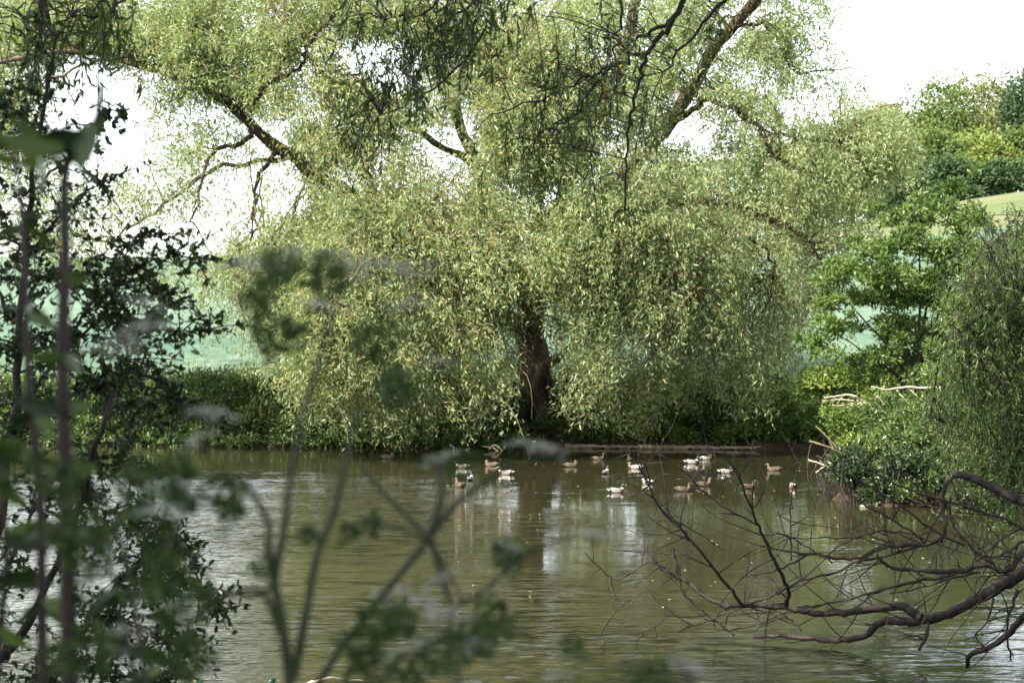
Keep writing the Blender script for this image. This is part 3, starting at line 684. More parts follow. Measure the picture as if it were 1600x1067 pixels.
# broad leaved small tree on the right
EL = [(1300, 440, 30, 16), (1335, 425, 42, 18), (1290, 480, 22, 20), (1305, 520, 22, 26), (1275, 540, 14, 22), (1345, 470, 46, 20), (1390, 440, 44, 26), (1370, 400, 36, 20), (1415, 385, 34, 24), (1440, 345, 30, 22), (1395, 350, 26, 18),
      (1475, 330, 22, 22), (1490, 298, 18, 18), (1470, 400, 36, 30), (1420, 470, 42, 30), (1465, 470, 40, 40), (1400, 520, 36, 34), (1450, 540, 44, 36), (1380, 560, 26, 20), (1500, 500, 36, 50), (1510, 420, 34, 40), (1520, 350, 26, 26), (1545, 460, 30, 40)]
er = bank_lump_plant('elder_tree', 'small broad leaved tree with bright layered foliage right of the willow, behind the earth bank', 'tree',
                [(u, v, ru*1.1, rv*1.1, 56+R.uniform(-2, 2)) for (u, v, ru, rv) in EL]+[(u+R.normal()*26, v+R.normal()*22, ru*0.42, rv*0.5, 56+R.uniform(-3, 3)) for (u, v, ru, rv) in EL*3], 900, 0.17, M['elder'], None, 0, ratio=0.4, shell=0.85)
T = Tubes(); eo = np.array(er.location)
tb = P(1432, 620, 56)
for (u, v, *_r) in EL[::3]:
    c = P(u, v, 56+R.uniform(-1, 1)); T.add([tb+rnd(1)[0]*0.1, tb*0.5+c*0.5+np.array([(tb-c)[0]*0.15, 0, -0.15]), c], 0.08, 0.015, 5, 8, 0.03)
T.put('trunk', M['bark_dark'], er, eo)

# grass fringe between bank and crop
n = 22000
gx = R.uniform(-26, 22, n); gy = R.choice([1, 0], n, p=[0.6, 0.4]); gy = np.where(gy == 1, 75.5+R.normal(size=n)*1.0, R.uniform(66, 79, n))
ok = pond_sd(gx, gy) > 0.6; gx, gy = gx[ok], gy[ok]
B = np.stack([gx, gy, height(gx, gy)-0.02], -1); dd = rnd(len(B))*0.25+np.array([0, 0, 1]); L_ = R.uniform(0.15, 0.4, len(B))
g = put('grass', diamond_mesh('grass', B, dd, L_, 0.03, R.random(len(B))), M['grass']); tag(g, 'long pale grass along the edge of the crop field', kind='stuff')
lt_ = Tubes()
for (x0, x1) in [(2.0, 5.0), (4.7, 9.3)]:
    xq = np.linspace(x0, x1, 9); yq = np.interp(xq, [0, 6, 11.8], [66.3, 65.6, 64.5])-0.05+R.normal(size=9)*0.06
    lt_.add(np.c_[xq, yq, 0.07+R.normal(size=9)*0.015], 0.10, 0.05, 8, 60, 0.012, 0.07)
tag(lt_.put('sunlit_ledge', M['earthen']), 'pale sunlit clay ledge at the foot of the far bank, sunlight put into its colour', kind='structure')
# earth face of the promontory: stones and root tangle
def pebble(name, c, r, label):
    n = 5; me = None
    th = np.linspace(0, math.pi, 7)[1:-1]; ph = np.arange(9)*2*math.pi/9
    V = [(0, 0, 1)]
    for a in th:
        for b in ph: V.append((math.sin(a)*math.cos(b), math.sin(a)*math.sin(b), math.cos(a)))
    V.append((0, 0, -1)); V = np.array(V)*(1+0.13*R.normal(size=(len(V), 1)))*np.array(r)
    Q = []; T3 = []
    for i in range(4):
        for j in range(9): Q.append((1+i*9+j, 1+(i+1)*9+j, 1+(i+1)*9+(j+1) % 9, 1+i*9+(j+1) % 9))
    for j in range(9): T3.append((0, 1+j, 1+(j+1) % 9)); T3.append((len(V)-1, 1+36+(j+1) % 9, 1+36+j))
    o = put(name, mesh_np(name, V, [np.array(Q), np.array(T3)], smooth=True), M['stone']); o.location = [float(x) for x in c]
    tag(o, label, 'stone', 'stones at the foot of the earth bank')
for (u, v, r, lab) in [(1375, 788, 0.16, 'pale stone in the water at the foot of the earth bank'), (1349, 792, 0.10, 'small pale stone left of the larger one by the earth bank'), (1362, 780, 0.2, 'brown stone against the dark undercut'), (1400, 786, 0.12, 'stone right of the pale one at the bank foot')]:
    c = onwater(u, v); pebble('stone', c+np.array([0, 0, 0.02]), (r, r*0.8, r*0.45), lab)
rt = Tubes()
for i in range(150):  # real roots, with extra dark ones added to darken the bank face
    x = R.uniform(8.2, 13.5); y = 43.6-0.35*(x-8.5)+R.uniform(-0.2, 0.3)
    if i % 3 == 0: x = 8.45+R.uniform(-0.3, 0.5); y = R.uniform(43.4, 48)
    a = np.array([x, y+0.5, R.uniform(0.5, 1.3)]); b = np.array([x+R.normal()*0.25, y-0.25, -0.1])
    rt.add([a, (a+b)/2+rnd(1)[0]*0.28+np.array([0, -0.2, 0]), b+np.array([R.normal()*0.3, 0, 0])], 0.02, 0.006, 4, 7, 0.02)
o_ = rt.put('root_tangle', M['bark_dark']); tag(o_, 'tangle of thin dark roots hanging from the undercut earth bank', 'roots')
# broad dock plants on the earth bank
dock_leaf = single_leaf_mesh('leaf', M['nettle'], 0.5)
for (u, v, D0, lab) in [(1362, 715, 45.6, 'upright bright dock plant at the tip of the earth bank'), (1405, 700, 45.0, 'broad leaved dock below the dark hedge'), (1425, 650, 47, 'pale broad leaved dock high on the earth bank'),
                        (1385, 735, 45.0, 'small dock plant beside the bare earth'), (1440, 715, 44.5, 'dock plant left of the near willow drape')]:
    b = P(u, v, D0); r_ = thing('dock_plant', b, lab, 'plant', 'dock plants on the earth bank')
    m_ = 9; d = np.c_[R.normal(size=(m_, 2)), R.uniform(0.3, 1.2, m_)]
    leaf_objects(dock_leaf, np.repeat(b[None], m_, 0), d, R.uniform(0.3, 0.5, m_), r_, b)
    T = Tubes(); T.add([b+[0, 0, -0.4], b+[0.02, 0, 0.2], b+[0.05, 0, 0.7]], 0.02, 0.01, 5, 6); T.put('stem', M['stem'], r_, b)

# ---- dead bleached branches
def dead_branch(name, label, lines, D, cat='branch', group=None, mat='dead'):
    b = P(*lines[0][0][0][:2], D) if False else P(lines[0][0][0][0], lines[0][0][0][1], D)
    root = thing(name, b, label, cat, group)
    for pts, w0, w1 in lines:
        T = Tubes(); T.add([P(u, v, D+R.normal()*0.05) for (u, v) in pts], w0/2/F*D, w1/2/F*D, 6, len(pts)*3, 0.01)
        T.put('twig' if w0 < 4 else 'branch', M[mat], root, b)
    return root
dead_branch('dead_branch', 'pale forked dead sticks standing in the water below the willow skirt, nearer the trunk', [
    ([(799, 718), (786, 708), (770, 700), (756, 697)], 4.5, 2), ([(786, 708), (778, 697), (770, 696), (764, 702)], 3, 2), ([(797, 722), (790, 712), (786, 708), (778, 716), (772, 722)], 4, 2.5), ([(786, 710), (789, 718), (787, 722)], 3, 2), ([(772, 720), (765, 714), (750, 712)], 3, 1.5)], 64.5)
dead_branch('dead_branch', 'pale crossed dead sticks in the water left of the forked ones', [
    ([(706, 720), (716, 710), (724, 705), (734, 700)], 4, 2), ([(703, 694), (709, 700), (706, 707)], 3, 2), ([(716, 708), (730, 711), (742, 712)], 4, 3), ([(712, 718), (722, 706)], 2.5, 2), ([(742, 711), (752, 710)], 2.5, 1.5), ([(675, 716), (690, 721)], 3, 2)], 65)
dead_branch('dead_branch', 'bleached fan shaped dead branch lying on the hedge by the bay', [
    ([(1360, 630), (1345, 625), (1335, 618), (1320, 617), (1300, 620), (1288, 621)], 4.5, 1.5), ([(1358, 631), (1340, 626), (1310, 625), (1285, 625)], 3.5, 1.2), ([(1355, 630), (1335, 632), (1318, 641)], 3.5, 1.2), ([(1345, 628), (1325, 632), (1300, 633)], 2.5, 1), ([(1320, 617), (1312, 624), (1309, 630)], 2, 1)], 53)
dead_branch('dead_branch', 'long bleached dead stick lying level on the hedge top', [
    ([(1470, 606), (1440, 606), (1415, 605), (1385, 608), (1360, 604)], 4.5, 2), ([(1418, 606), (1430, 616), (1435, 620)], 2.5, 1.2), ([(1400, 607), (1412, 622), (1418, 630)], 2.5, 1), ([(1370, 618), (1387, 638)], 2.5, 1.5)], 50)
dead_branch('dead_branch', 'pale snapped stick pointing out over the water from the earth bank tip', [
    ([(1322, 742), (1300, 732), (1285, 726), (1262, 718)], 5, 2.5), ([(1289, 728), (1280, 734), (1274, 738)], 3, 1.5), ([(1322, 742), (1305, 741), (1290, 740)], 3, 1.5), ([(1284, 726), (1282, 720)], 2, 1)], 45.2)
dead_branch('dead_branch', 'brown leaning dead sticks crossing in front of the earth bank tip', [
    ([(1420, 790), (1375, 755), (1340, 725), (1310, 700), (1275, 665)], 5, 2), ([(1264, 689), (1290, 697), (1320, 712), (1345, 735)], 4, 2), ([(1309, 740), (1308, 712), (1295, 690)], 3, 1.5), ([(1350, 672), (1358, 685), (1360, 700)], 2, 1)], 44.0, mat='twig')

# ============================================================ DUCKS
def mkmat(name, c, rough=0.6, spec=0.3):
    m, n, out = new_mat(name); p = n.nodes.new('ShaderNodeBsdfPrincipled')
    no = n.nodes.new('ShaderNodeTexNoise'); no.inputs['Scale'].default_value = 60; no.inputs['Detail'].default_value = 4
    tc = n.nodes.new('ShaderNodeTexCoord'); n.links.new(tc.outputs['Object'], no.inputs['Vector'])
    r = ramp(n, [(0.35, tuple(x*0.65 for x in c)), (0.65, tuple(min(1, x*1.2) for x in c))]); n.links.new(no.outputs[0], r.inputs[0])
    n.links.new(r.outputs[0], p.inputs['Base Color']); p.inputs['Roughness'].default_value = rough; p.inputs['Specular IOR Level'].default_value = spec
    n.links.new(p.outputs[0], out.inputs['Surface']); return m
DK = {k: mkmat('duck_'+k, c, r_) for k, c, r_ in [('green', (0.006, 0.045, 0.028), 0.25), ('white', (0.6, 0.59, 0.56), 0.6), ('chest', (0.10, 0.045, 0.025), 0.6), ('grey', (0.20, 0.19, 0.175), 0.6),
        ('black', (0.012, 0.012, 0.014), 0.5), ('back', (0.13, 0.11, 0.09), 0.6), ('brown', (0.06, 0.042, 0.028), 0.7), ('buff', (0.12, 0.09, 0.06), 0.7), ('dark', (0.07, 0.045, 0.028), 0.6), ('bill', (0.55, 0.42, 0.06), 0.4), ('billf', (0.30, 0.15, 0.05), 0.5)]}
def duck_body(kind, head_turn=0.0, tuck=False):
    ring = [(-0.27, 0.125, 0.008, 0.004), (-0.235, 0.11, 0.035, 0.014), (-0.19, 0.09, 0.06, 0.035), (-0.13, 0.065, 0.085, 0.06), (-0.05, 0.05, 0.103, 0.08), (0.04, 0.05, 0.106, 0.087), (0.12, 0.06, 0.096, 0.088),
            (0.175, 0.085, 0.074, 0.078), (0.195, 0.125, 0.05, 0.054), (0.198, 0.155, 0.038, 0.040), (0.200, 0.18, 0.034, 0.036), (0.206, 0.208, 0.035, 0.037), (0.220, 0.232, 0.036, 0.037), (0.244, 0.244, 0.031, 0.030), (0.268, 0.240, 0.018, 0.018), (0.275, 0.238, 0.006, 0.008)]
    if tuck: ring = [(y, z, a, b) if i < 9 else (y-0.02*(i-8)*0.6, z-0.035, a*1.1, b*1.1) for i, (y, z, a, b) in enumerate(ring)]
    sides = 14; V = []; mats = []
    cen = np.array([(r[0], r[1]) for r in ring]); tg = np.gradient(cen, axis=0); tg /= np.linalg.norm(tg, axis=1)[:, None]
    pivot = np.array([ring[9][0], 0])
    for i, (x, z, a, b) in enumerate(ring):
        nx_, nz_ = -tg[i][1], tg[i][0]
        for s in range(sides):
            an = 2*math.pi*s/sides; wy_ = a*math.cos(an); wn = b*math.sin(an)
            px, py, pz = x+nx_*wn, wy_, z+nz_*wn
            if i >= 8:
                f = min(1, (i-8)/3)*head_turn; dx = px-pivot[0]; px, py = pivot[0]+dx*math.cos(f)-py*math.sin(f), dx*math.sin(f)+py*math.cos(f)
            V.append((px, py, pz))
    Q = []; 
    for i in range(len(ring)-1):
        for s in range(sides):
            Q.append((i*sides+s, i*sides+(s+1) % sides, (i+1)*sides+(s+1) % sides, (i+1)*sides+s))
            top = math.sin(2*math.pi*(s+0.5)/sides)
            if kind == 'drake':
                if i < 2: m_ = 1
                elif i == 2: m_ = 4 
                elif i < 6: m_ = 5 if top > 0.55 else 3
                elif i == 6: m_ = 5 if top > 0.75 else 2
                elif i < 8: m_ = 2
                elif i == 8: m_ = 1
                else: m_ = 0
            else:
                if i < 8: m_ = 2 if top > 0.6 else (0 if (i+s) % 3 else 1)
                else: m_ = 2 if (top < -0.2 or top > 0.9) and i > 11 else 1
            mats.append(m_)
    Q = np.array(Q); me = mesh_np('body', np.array(V), [Q], smooth=True)
    for k in (['green', 'white', 'chest', 'grey', 'black', 'back'] if kind == 'drake' else ['brown', 'buff', 'dark']): me.materials.append(DK[k])
    me.polygons.foreach_set('material_index', np.array(mats, dtype=np.int32))
    return me
def grid_part(name, rows, mats, mi=None):
    """rows of points -> closed-ish shell by lofting rings"""
    rows = np.array(rows); a, b, _ = rows.shape
    Q = [(i*b+j, i*b+(j+1) % b, (i+1)*b+(j+1) % b, (i+1)*b+j) for i in range(a-1) for j in range(b)]
    return mesh_np(name, rows.reshape(-1, 3), [np.array(Q)], smooth=True)
def wing_mesh(side, kind):
    rows = []
    for t in np.linspace(0, 1, 9):
        x = 0.12-0.34*t; h_ = 0.052*math.sin(math.pi*(0.12+0.86*t))**0.7+0.002; th = 0.014*math.sin(math.pi*(0.08+0.9*t))+0.001
        zc = 0.088+0.028*t; yc = side*(0.088-0.035*t*t)
        ring = []
        for s in range(8):
            an = 2*math.pi*s/8; ring.append((x, yc+side*th*math.cos(an)-side*max(0, math.sin(an))*h_*0.5, zc+h_*math.sin(an)))
        rows.append(ring)
    me = grid_part('wing', rows, None)
    nf = len(me.polygons); mi = np.zeros(nf, np.int32)
    for k in range(nf):
        i = k//8
        mi[k] = 1 if i in (5,) else 0
        if kind == 'drake' and i >= 6: mi[k] = 2
    for k in (['grey', 'white', 'back'] if kind == 'drake' else ['brown', 'buff', 'dark']): me.materials.append(DK[k])
    me.polygons.foreach_set('material_index', mi)
    return me
def bill_mesh(kind, turn, tuck):
    rows = []; zo = -0.035 if tuck else 0; xo = -0.055 if tuck else 0
    for t in np.linspace(0, 1, 5):
        x = 0.262+0.062*t+xo; w_ = 0.012+0.003*math.sin(math.pi*t); h_ = 0.012*(1-t)+0.004; z = 0.236-0.018*t+zo
        if t == 1: w_ *= 0.5
        ring = []
        for s in range(8):
            an = 2*math.pi*s/8; px = x; py = w_*math.cos(an); pz = z+h_*math.sin(an); dx = px-0.198
            ring.append((0.198+dx*math.cos(turn)-py*math.sin(turn), dx*math.sin(turn)+py*math.cos(turn), pz))
        rows.append(ring)
    me = grid_part('bill', rows, None); me.materials.append(DK['bill' if kind == 'drake' else 'billf']); return me
PROTO = {}
def get_duck(kind, turn, tuck):
    key = (kind, turn, tuck)
    if key not in PROTO:
        PROTO[key] = [('body', duck_body(kind, turn, tuck)), ('bill', bill_mesh(kind, turn, tuck)), ('wing', wing_mesh(1, kind)), ('wing', wing_mesh(-1, kind))]
    return PROTO[key]
DUCKS = [  # u, waterline v, kind, heading deg (0 = to the right, 90 = away, -90 = towards us), head turn, tuck, label
 (962, 769, 'drake', 8, 0.0, False, 'nearest drake mallard in open water facing right, with glossy green head and pale flanks'),
 (946, 740, 'drake', 70, -0.4, False, 'drake mallard swimming away above the nearest drake'),
 (934, 718, 'hen', 5, 0.0, False, 'brown hen mallard beside the far bank, right of the willow trunk'),
 (891, 729, 'hen', 10, 0.0, True, 'brown hen mallard low in the water under the white blurred flower heads'),
 (791, 741, 'drake', 165, 0.2, False, 'drake mallard facing left right of the dead sticks'),
 (769, 728, 'hen', 170, 0.0, True, 'brown hen mallard resting against the forked dead sticks'),
 (735, 750, 'drake', 80, 0.3, False, 'drake mallard facing away with a white rump, left of the diagonal stem'),
 (719, 760, 'hen', 120, 0.0, False, 'buff hen mallard lowest of the left duck cluster'),
 (723, 731, 'drake', 172, 0.0, False, 'dark headed drake mallard in front of the crossed dead sticks'),
 (993, 732, 'drake', 160, 0.2, True, 'pale flanked drake mallard with head down, beside the tip of the thin branch'),
 (984, 720, 'hen', 100, 0.0, False, 'brown hen mallard seen from behind close to the far bank, above a pale drake'),
 (1012, 755, 'drake', 130, 0.3, False, 'drake mallard half hidden behind the thin upright branch'),
 (1066, 767, 'hen', 10, 0.0, False, 'hen mallard facing right, lowest of the middle duck cluster'),
 (1099, 759, 'hen', 20, 0.3, False, 'hen mallard with raised head right of the lowest middle one'),
 (1080, 724, 'drake', 4, 0.0, False, 'white flanked drake mallard highest of the middle duck cluster, by the bank'),
 (1102, 718, 'drake', 15, 0.0, True, 'dark drake mallard just behind the white flanked one by the bank'),
 (1096, 738, 'hen', 60, -0.5, False, 'buff breasted hen mallard below the white flanked drake'),
 (1133, 739, 'drake', 6, 0.0, True, 'drake mallard with head tucked low right of the middle cluster'),
 (1168, 763, 'hen', 20, 0.0, False, 'dark hen mallard swimming behind the leaning thin branch'),
 (1210, 735, 'hen', 175, 0.0, False, 'small looking hen mallard facing left near the right end of the bay'),
 (1239, 761, 'drake', -90, 0.0, False, 'drake mallard facing the camera with a white collar, rightmost of the ducks'),
 (333, 1092, 'drake', 150, 0.0, False, 'drake mallard cut by the bottom edge, the left one of two'),
 (398, 1094, 'drake', 30, 0.0, False, 'drake mallard cut by the bottom edge, right of the other'),
 (605, 716, 'hen', 0, 0.0, True, 'hen mallard under the willow skirt left of the dead sticks'),
]
for (u, v, kind, hd_, turn, tuck, lab) in DUCKS:
    c = onwater(u, v)
    r_ = thing('duck', (c[0], c[1], -0.015), lab, 'duck', 'mallards on the pond')
    r_.rotation_euler = (0, 0, math.radians(hd_)); s = R.uniform(0.88, 0.98); r_.scale = (s, s, s)
    for nm, me in get_duck(kind, turn, tuck):
        o = bpy.data.objects.new(nm, me); COL.objects.link(o); o.parent = r_
# drifting leaves and fluff on the water
n = 170
u_ = R.uniform(640, 1560, n); v_ = 712+R.random(n)**1.9*240
cc = np.array([onwater(a, b) for a, b in zip(u_, v_)]); ok = pond_sd(cc[:, 0], cc[:, 1]) < -0.4; cc = cc[ok]; cc[:, 2] = 0.006
dd = np.c_[rnd(len(cc), 2), np.zeros(len(cc))]
S = unit(np.cross(unit(dd), np.tile([0, 0, 1.0], (len(cc), 1))))
o_ = put('floating_leaves', diamond_mesh('floating_leaves', cc, dd, R.uniform(0.03, 0.09, len(cc)), R.uniform(0.02, 0.045, len(cc)), R.random(len(cc)), 0.05, S=S), M['litter']); tag(o_, 'pale leaves and fluff drifting on the pond', kind='stuff')

# ============================================================ NEAR: fallen limb over the water
def Z3(x, y): return (1060+x/2.907, 700+y/2.907)
def Z2(x, y): return (530+x/2.907, 700+y/2.907)
def PW(u, v, D):
    if v > 880: D = min(D, 0.985*H*F/(v-CY))
    return P(u, v, D)
fo = P(1620, 880, 22)
fallen = thing('fallen_branch', fo, 'dark bare fallen limb with many upturned twigs lying in the water at the lower right', 'branch')
allp = []
def fb(pts, w0, w1, D0, D1=None, name='branch', sides=7):
    D1 = D1 or D0; k = len(pts)
    W_ = [PW(u, v, D0+(D1-D0)*i/max(1, k-1)) for i, (u, v) in enumerate(pts)]
    T = Tubes(); p, r = T.add(W_, w0/2/F*D0, w1/2/F*D1, sides, k*4, 0.008, 0.04); T.put(name, M['bark_dark'], fallen, fo)
    allp.append(np.c_[p, r])
z = Z3
fb([(1680, 845)]+[z(*q) for q in [(1570, 560), (1460, 625), (1340, 690), (1200, 760), (1080, 785), (980, 780), (910, 795), (840, 850), (740, 872), (600, 865), (470, 850), (340, 858)]], 25, 6, 21.5, 23.5, 'limb', 10)
fb([z(*q) for q in [(1100, 770), (1060, 740), (1010, 722), (900, 730), (760, 745), (640, 750), (540, 738), (480, 720), (380, 715), (290, 712), (200, 712), (120, 670), (40, 610), (0, 580)]]+[Z2(1460, 545), Z2(1420, 490), Z2(1395, 440)], 16, 3, 22, 23.2, 'branch', 8)
fb([Z2(1540, 600), Z2(1480, 545), Z2(1410, 515), Z2(1350, 545), Z2(1255, 597), Z2(1160, 520), Z2(1115, 475)], 4, 1.5, 23.2)
fb([Z2(1530, 480), Z2(1420, 470), Z2(1300, 468), Z2(1230, 455)], 2.5, 1.2, 23.3)
fb([Z2(1515, 455), Z2(1545, 560), z(10, 640), z(90, 720), z(180, 790), z(260, 850)], 5, 3, 23)
fb([z(290, 712), z(220, 620), z(150, 530), z(60, 420), z(0, 350), Z2(1470, 290), Z2(1400, 170), Z2(1360, 80), Z2(1320, 0)], 6, 2, 22.5, 21)
fb([z(20, 410), Z2(1570, 380), Z2(1480, 300), Z2(1430, 215), Z2(1385, 120), Z2(1350, 20)], 3, 1.5, 21.8, 21)
fb([z(490, 715), z(500, 660), z(485, 610), z(440, 520), z(390, 410), z(345, 310), z(290, 170), z(260, 90), z(190, 30)], 8, 2, 22.2, 20.5)
fb([z(360, 350), z(230, 280), z(120, 200), z(60, 140), z(0, 80)], 3.5, 1.5, 21.5, 21)
fb([z(290, 165), z(200, 130), z(100, 110), z(30, 90)], 2.5, 1.2, 21)
fb([z(510, 510), z(510, 400), z(508, 300), z(520, 170), z(560, 60)], 3, 1.5, 22)
fb([z(530, 470), z(640, 485), z(740, 500), z(840, 490), z(930, 450), z(1050, 440), z(1130, 435), z(1195, 405), z(1210, 340), z(1195, 240), z(1215, 160), z(1250, 120)], 4, 8, 21.5)
fb([z(1245, 120), z(1320, 130), z(1400, 165), z(1500, 215), z(1570, 245), z(1680, 290)], 12, 15, 21.5, 21, 'limb')
fb([z(900, 490), z(960, 540), z(1070, 550), z(1170, 560), z(1300, 555), z(1400, 530), z(1490, 560), z(1570, 470)], 5, 9, 21)
fb([z(590, 480), z(480, 540), z(380, 570), z(260, 590)], 4, 1.5, 21.7)
fb([z(1200, 420), z(1000, 470), z(800, 520), z(700, 570), z(600, 590), z(480, 640), z(380, 690), z(300, 712)], 5, 3, 21.5, 22.5)
fb([z(1250, 570), z(1050, 610), z(900, 650), z(760, 690), z(640, 710), z(540, 720)], 6, 3, 21.5)
fb([z(1490, 570), z(1430, 530), z(1330, 450), z(1250, 350), z(1225, 250)], 7, 3, 21.5)
fb([z(760, 110), z(900, 190), z(1060, 300), z(1200, 400), z(1300, 440)], 2.5, 4, 20.5)
fb([z(800, 230), z(950, 310), z(1060, 380), z(1120, 430)], 2.5, 4, 21)
fb([z(880, 100), z(1000, 170), z(1150, 220), z(1320, 270), z(1500, 330), z(1570, 370)], 2.5, 5, 20)
fb([z(1660, 640), z(1570, 760), z(1490, 850), z(1420, 900), z(1325, 935), z(1310, 985)], 14, 7, 19.5, 20.8, 'branch')
fb([z(1130, 790), z(1125, 850), z(1090, 915)], 7, 5, 22)
fb([z(0, 830), z(110, 790), z(230, 740), z(330, 715)], 3, 2, 23)
fb([z(560, 830), z(510, 780), z(450, 740)], 2, 3, 22.5)
fb([z(830, 330), z(870, 400), z(960, 430)], 2, 3, 21.3)
fb([z(440, 380), z(560, 430), z(700, 520)], 2, 3, 21.3)
fb([z(430, 390), z(620, 410), z(830, 400), z(920, 375), z(1080, 390)], 1.5, 3, 21.2)
fb([z(1570, 420), z(1450, 490), z(1400, 500)], 5, 4, 20.8)
fb([z(1570, 350), z(1440, 430), z(1390, 490), z(1340, 500)], 4, 3, 20.8)
fb([z(1370, 560), z(1200, 600), z(1080, 640), z(960, 660)], 4, 2, 21)
fb([z(1540, 640), z(1500, 760), z(1490, 860), z(1510, 970)], 6, 3, 20.3)
fb([z(1430, 680), z(1400, 790), z(1350, 850), z(1410, 930)], 4, 2, 20.8)
fb([Z2(1400, 640), Z2(1270, 720), Z2(1190, 850), Z2(1210, 890)], 1.5, 2.2, 23.4)
fb([Z2(1530, 740), Z2(1450, 790), Z2(1370, 845)], 1.5, 1.5, 23)
nodesf = np.concatenate(allp)
# fine twigs
tw = Tubes()
sel = nodesf[R.integers(0, len(nodesf), 270)]; n = len(sel)
dv = np.c_[R.normal(size=n)*0.8-0.25, R.normal(size=n)*0.5, R.normal(size=n)*0.6+0.15]; dv = unit(dv); Lt = R.uniform(0.25, 1.1, n)[:, None]
k5 = np.linspace(0, 1, 6); bend = rnd(n)*0.18
PLs = np.stack([sel[:, :3]+dv*Lt*q+bend*Lt*q*q+rnd(n)*0.012*q for q in k5], 1); PLs[:, :, 2] = np.maximum(PLs[:, :, 2], -0.02)
tw.batch(PLs, np.minimum(sel[:, 3], 0.012)[:, None]*np.linspace(0.8, 0.25, 6)[None], 4)
sel2 = PLs[R.integers(0, n, 300), R.integers(2, 5, 300)]; dv2 = unit(rnd(300)+np.array([-0.2, 0, 0.2])); L2 = R.uniform(0.08, 0.35, 300)[:, None]
PL2 = np.stack([sel2+dv2*L2*q for q in np.linspace(0, 1, 3)], 1); tw.batch(PL2, np.tile([0.004, 0.003, 0.0015], (300, 1)), 3)
o_ = tw.put('twigs', M['bark_dark'], fallen, fo); o_['kind'] = 'stuff'
# pale stick tip at the bottom edge
dead_branch('driftwood_stick', 'pale bent stick tip rising from the water at the bottom edge', [([(470, 1070), (500, 1061), (530, 1060), (570, 1066)], 6, 3)], 19.9, 'stick')

# ============================================================ NEAR WILLOW ON THE RIGHT
def shade_leaf_thing(root, origin, B, D_, L, mat, ratio, single, big_first=True, oval=False, parts=300):
    d = B[:, 1]; un = CX+B[:, 0]/np.maximum(B[:, 1], .5)*F; vn = CY+(H-B[:, 2])/np.maximum(B[:, 1], .5)*F
    vis = (un > -10) & (un < 1610) & (vn > -10) & (vn < 1077)
    score = np.where(vis, L/d, 0); order = np.argsort(-score)
    a = order[:parts]; b = order[parts:]
    leaf_objects(single, B[a], D_[a], L[a], root, origin)
    if len(b):
        f = (oval_mesh if oval else diamond_mesh)('foliage', B[b], D_[b], L[b], L[b]*ratio, np.clip(0.45+R.normal(size=len(b))*0.25, 0, 1), origin=origin)
        o = put('foliage', f, mat, root); o['kind'] = 'stuff'
NO = np.array([16.0, 27.0, gh(16.0, 27.0)]); NO[2] = max(NO[2], -0.6)
nw = thing('willow_tree', NO, 'near shaded willow whose dark green shoots drape down the right edge', 'tree')
T = Tubes(); T.add([NO+[0, 0, -0.5], NO+[-0.3, 0, 3], NO+[-0.6, 0, 7], NO+[-0.2, 0.5, 11]], 0.6, 0.3, 12, 16, 0.03, 0.04)
T.put('trunk', M['bark'], nw, NO)
nn = []
for pts, w0, w1 in [([(2200, 260, 27), (1900, 330, 27), (1700, 420, 26.5), (1600, 562, 26), (1555, 605, 25.5), (1521, 628, 25), (1483, 650, 25), (1455, 655, 24.8)], 40, 5),
                    ([(2200, 240, 27), (1900, 270, 28), (1720, 330, 28), (1630, 352, 28), (1560, 375, 28), (1510, 420, 28)], 26, 4),
                    ([(2200, 160, 27), (1850, 300, 24), (1700, 380, 23), (1620, 440, 23), (1560, 470, 23), (1500, 520, 23)], 26, 5),
                    ([(1700, 420, 26.5), (1640, 380, 27), (1590, 370, 28), (1550, 400, 29)], 12, 4),
                    ([(2200, 300, 27), (1900, 450, 25), (1700, 600, 24), (1620, 660, 24), (1560, 700, 24)], 24, 5),
                    ]:
    T = Tubes(); p, r = T.add([P(*q) for q in pts], w0/2/F*26, w1/2/F*26, 7, len(pts)*4, 0.03, 0.05); T.put('limb', M['bark_dark'], nw, NO); nn.append(p)
nn = np.concatenate(nn)
uu = CX+nn[:, 0]/nn[:, 1]*F; src_ = nn[(uu < 1850) & (uu > 1440)]
DRAPE = np.array([(1520, 335), (1600, 325), (1900, 300), (1900, 790), (1620, 770), (1500, 760), (1450, 700), (1470, 560), (1475, 450), (1490, 380)], float)
nb = 820; U = R.uniform(1440, 1760, nb*3); V = R.uniform(230, 745, nb*3); ok = inside(DRAPE, U, V) & (R.random(nb*3) < np.clip((U-1440)/110, 0.15, 1)); U, V = U[ok][:nb], V[ok][:nb]
Cn = PA(U, V, R.uniform(22, 30, len(U))); i_, dn = nearest(src_, Cn); s_ = src_[i_]
mid = (s_+Cn)/2; mid[:, 2] += 0.1*dn
cur = np.stack([(1-q)**2*s_+2*q*(1-q)*mid+q*q*Cn for q in np.linspace(0, 1, 6)], 1)
sh = Tubes(); sh.batch(cur, np.tile(np.linspace(0.013, 0.005, 6), (len(Cn), 1)), 4)
bi = np.repeat(np.arange(len(Cn)), 7); S0 = cur[bi, R.integers(1, 6, len(bi))]+rnd(len(bi))*0.12; Ls = R.uniform(0.5, 1.5, len(bi))
PLn, B, D_, sx_ = strands(S0, Ls, unit(np.c_[rnd(len(bi), 2), np.zeros(len(bi))]), 24, 0.2)
un = CX+B[:, 0]/B[:, 1]*F; vn = CY+(H-B[:, 2])/B[:, 1]*F; k = (B[:, 2] > 0.15) & (vn < 830+R.normal(size=len(B))*15) & (un > 1450)
sp = vnoise(B[:, 0]*2, B[:, 2]*2, 1.3, 3)
k &= R.random(len(B)) < np.clip(0.75+0.5*sp, 0.25, 1)
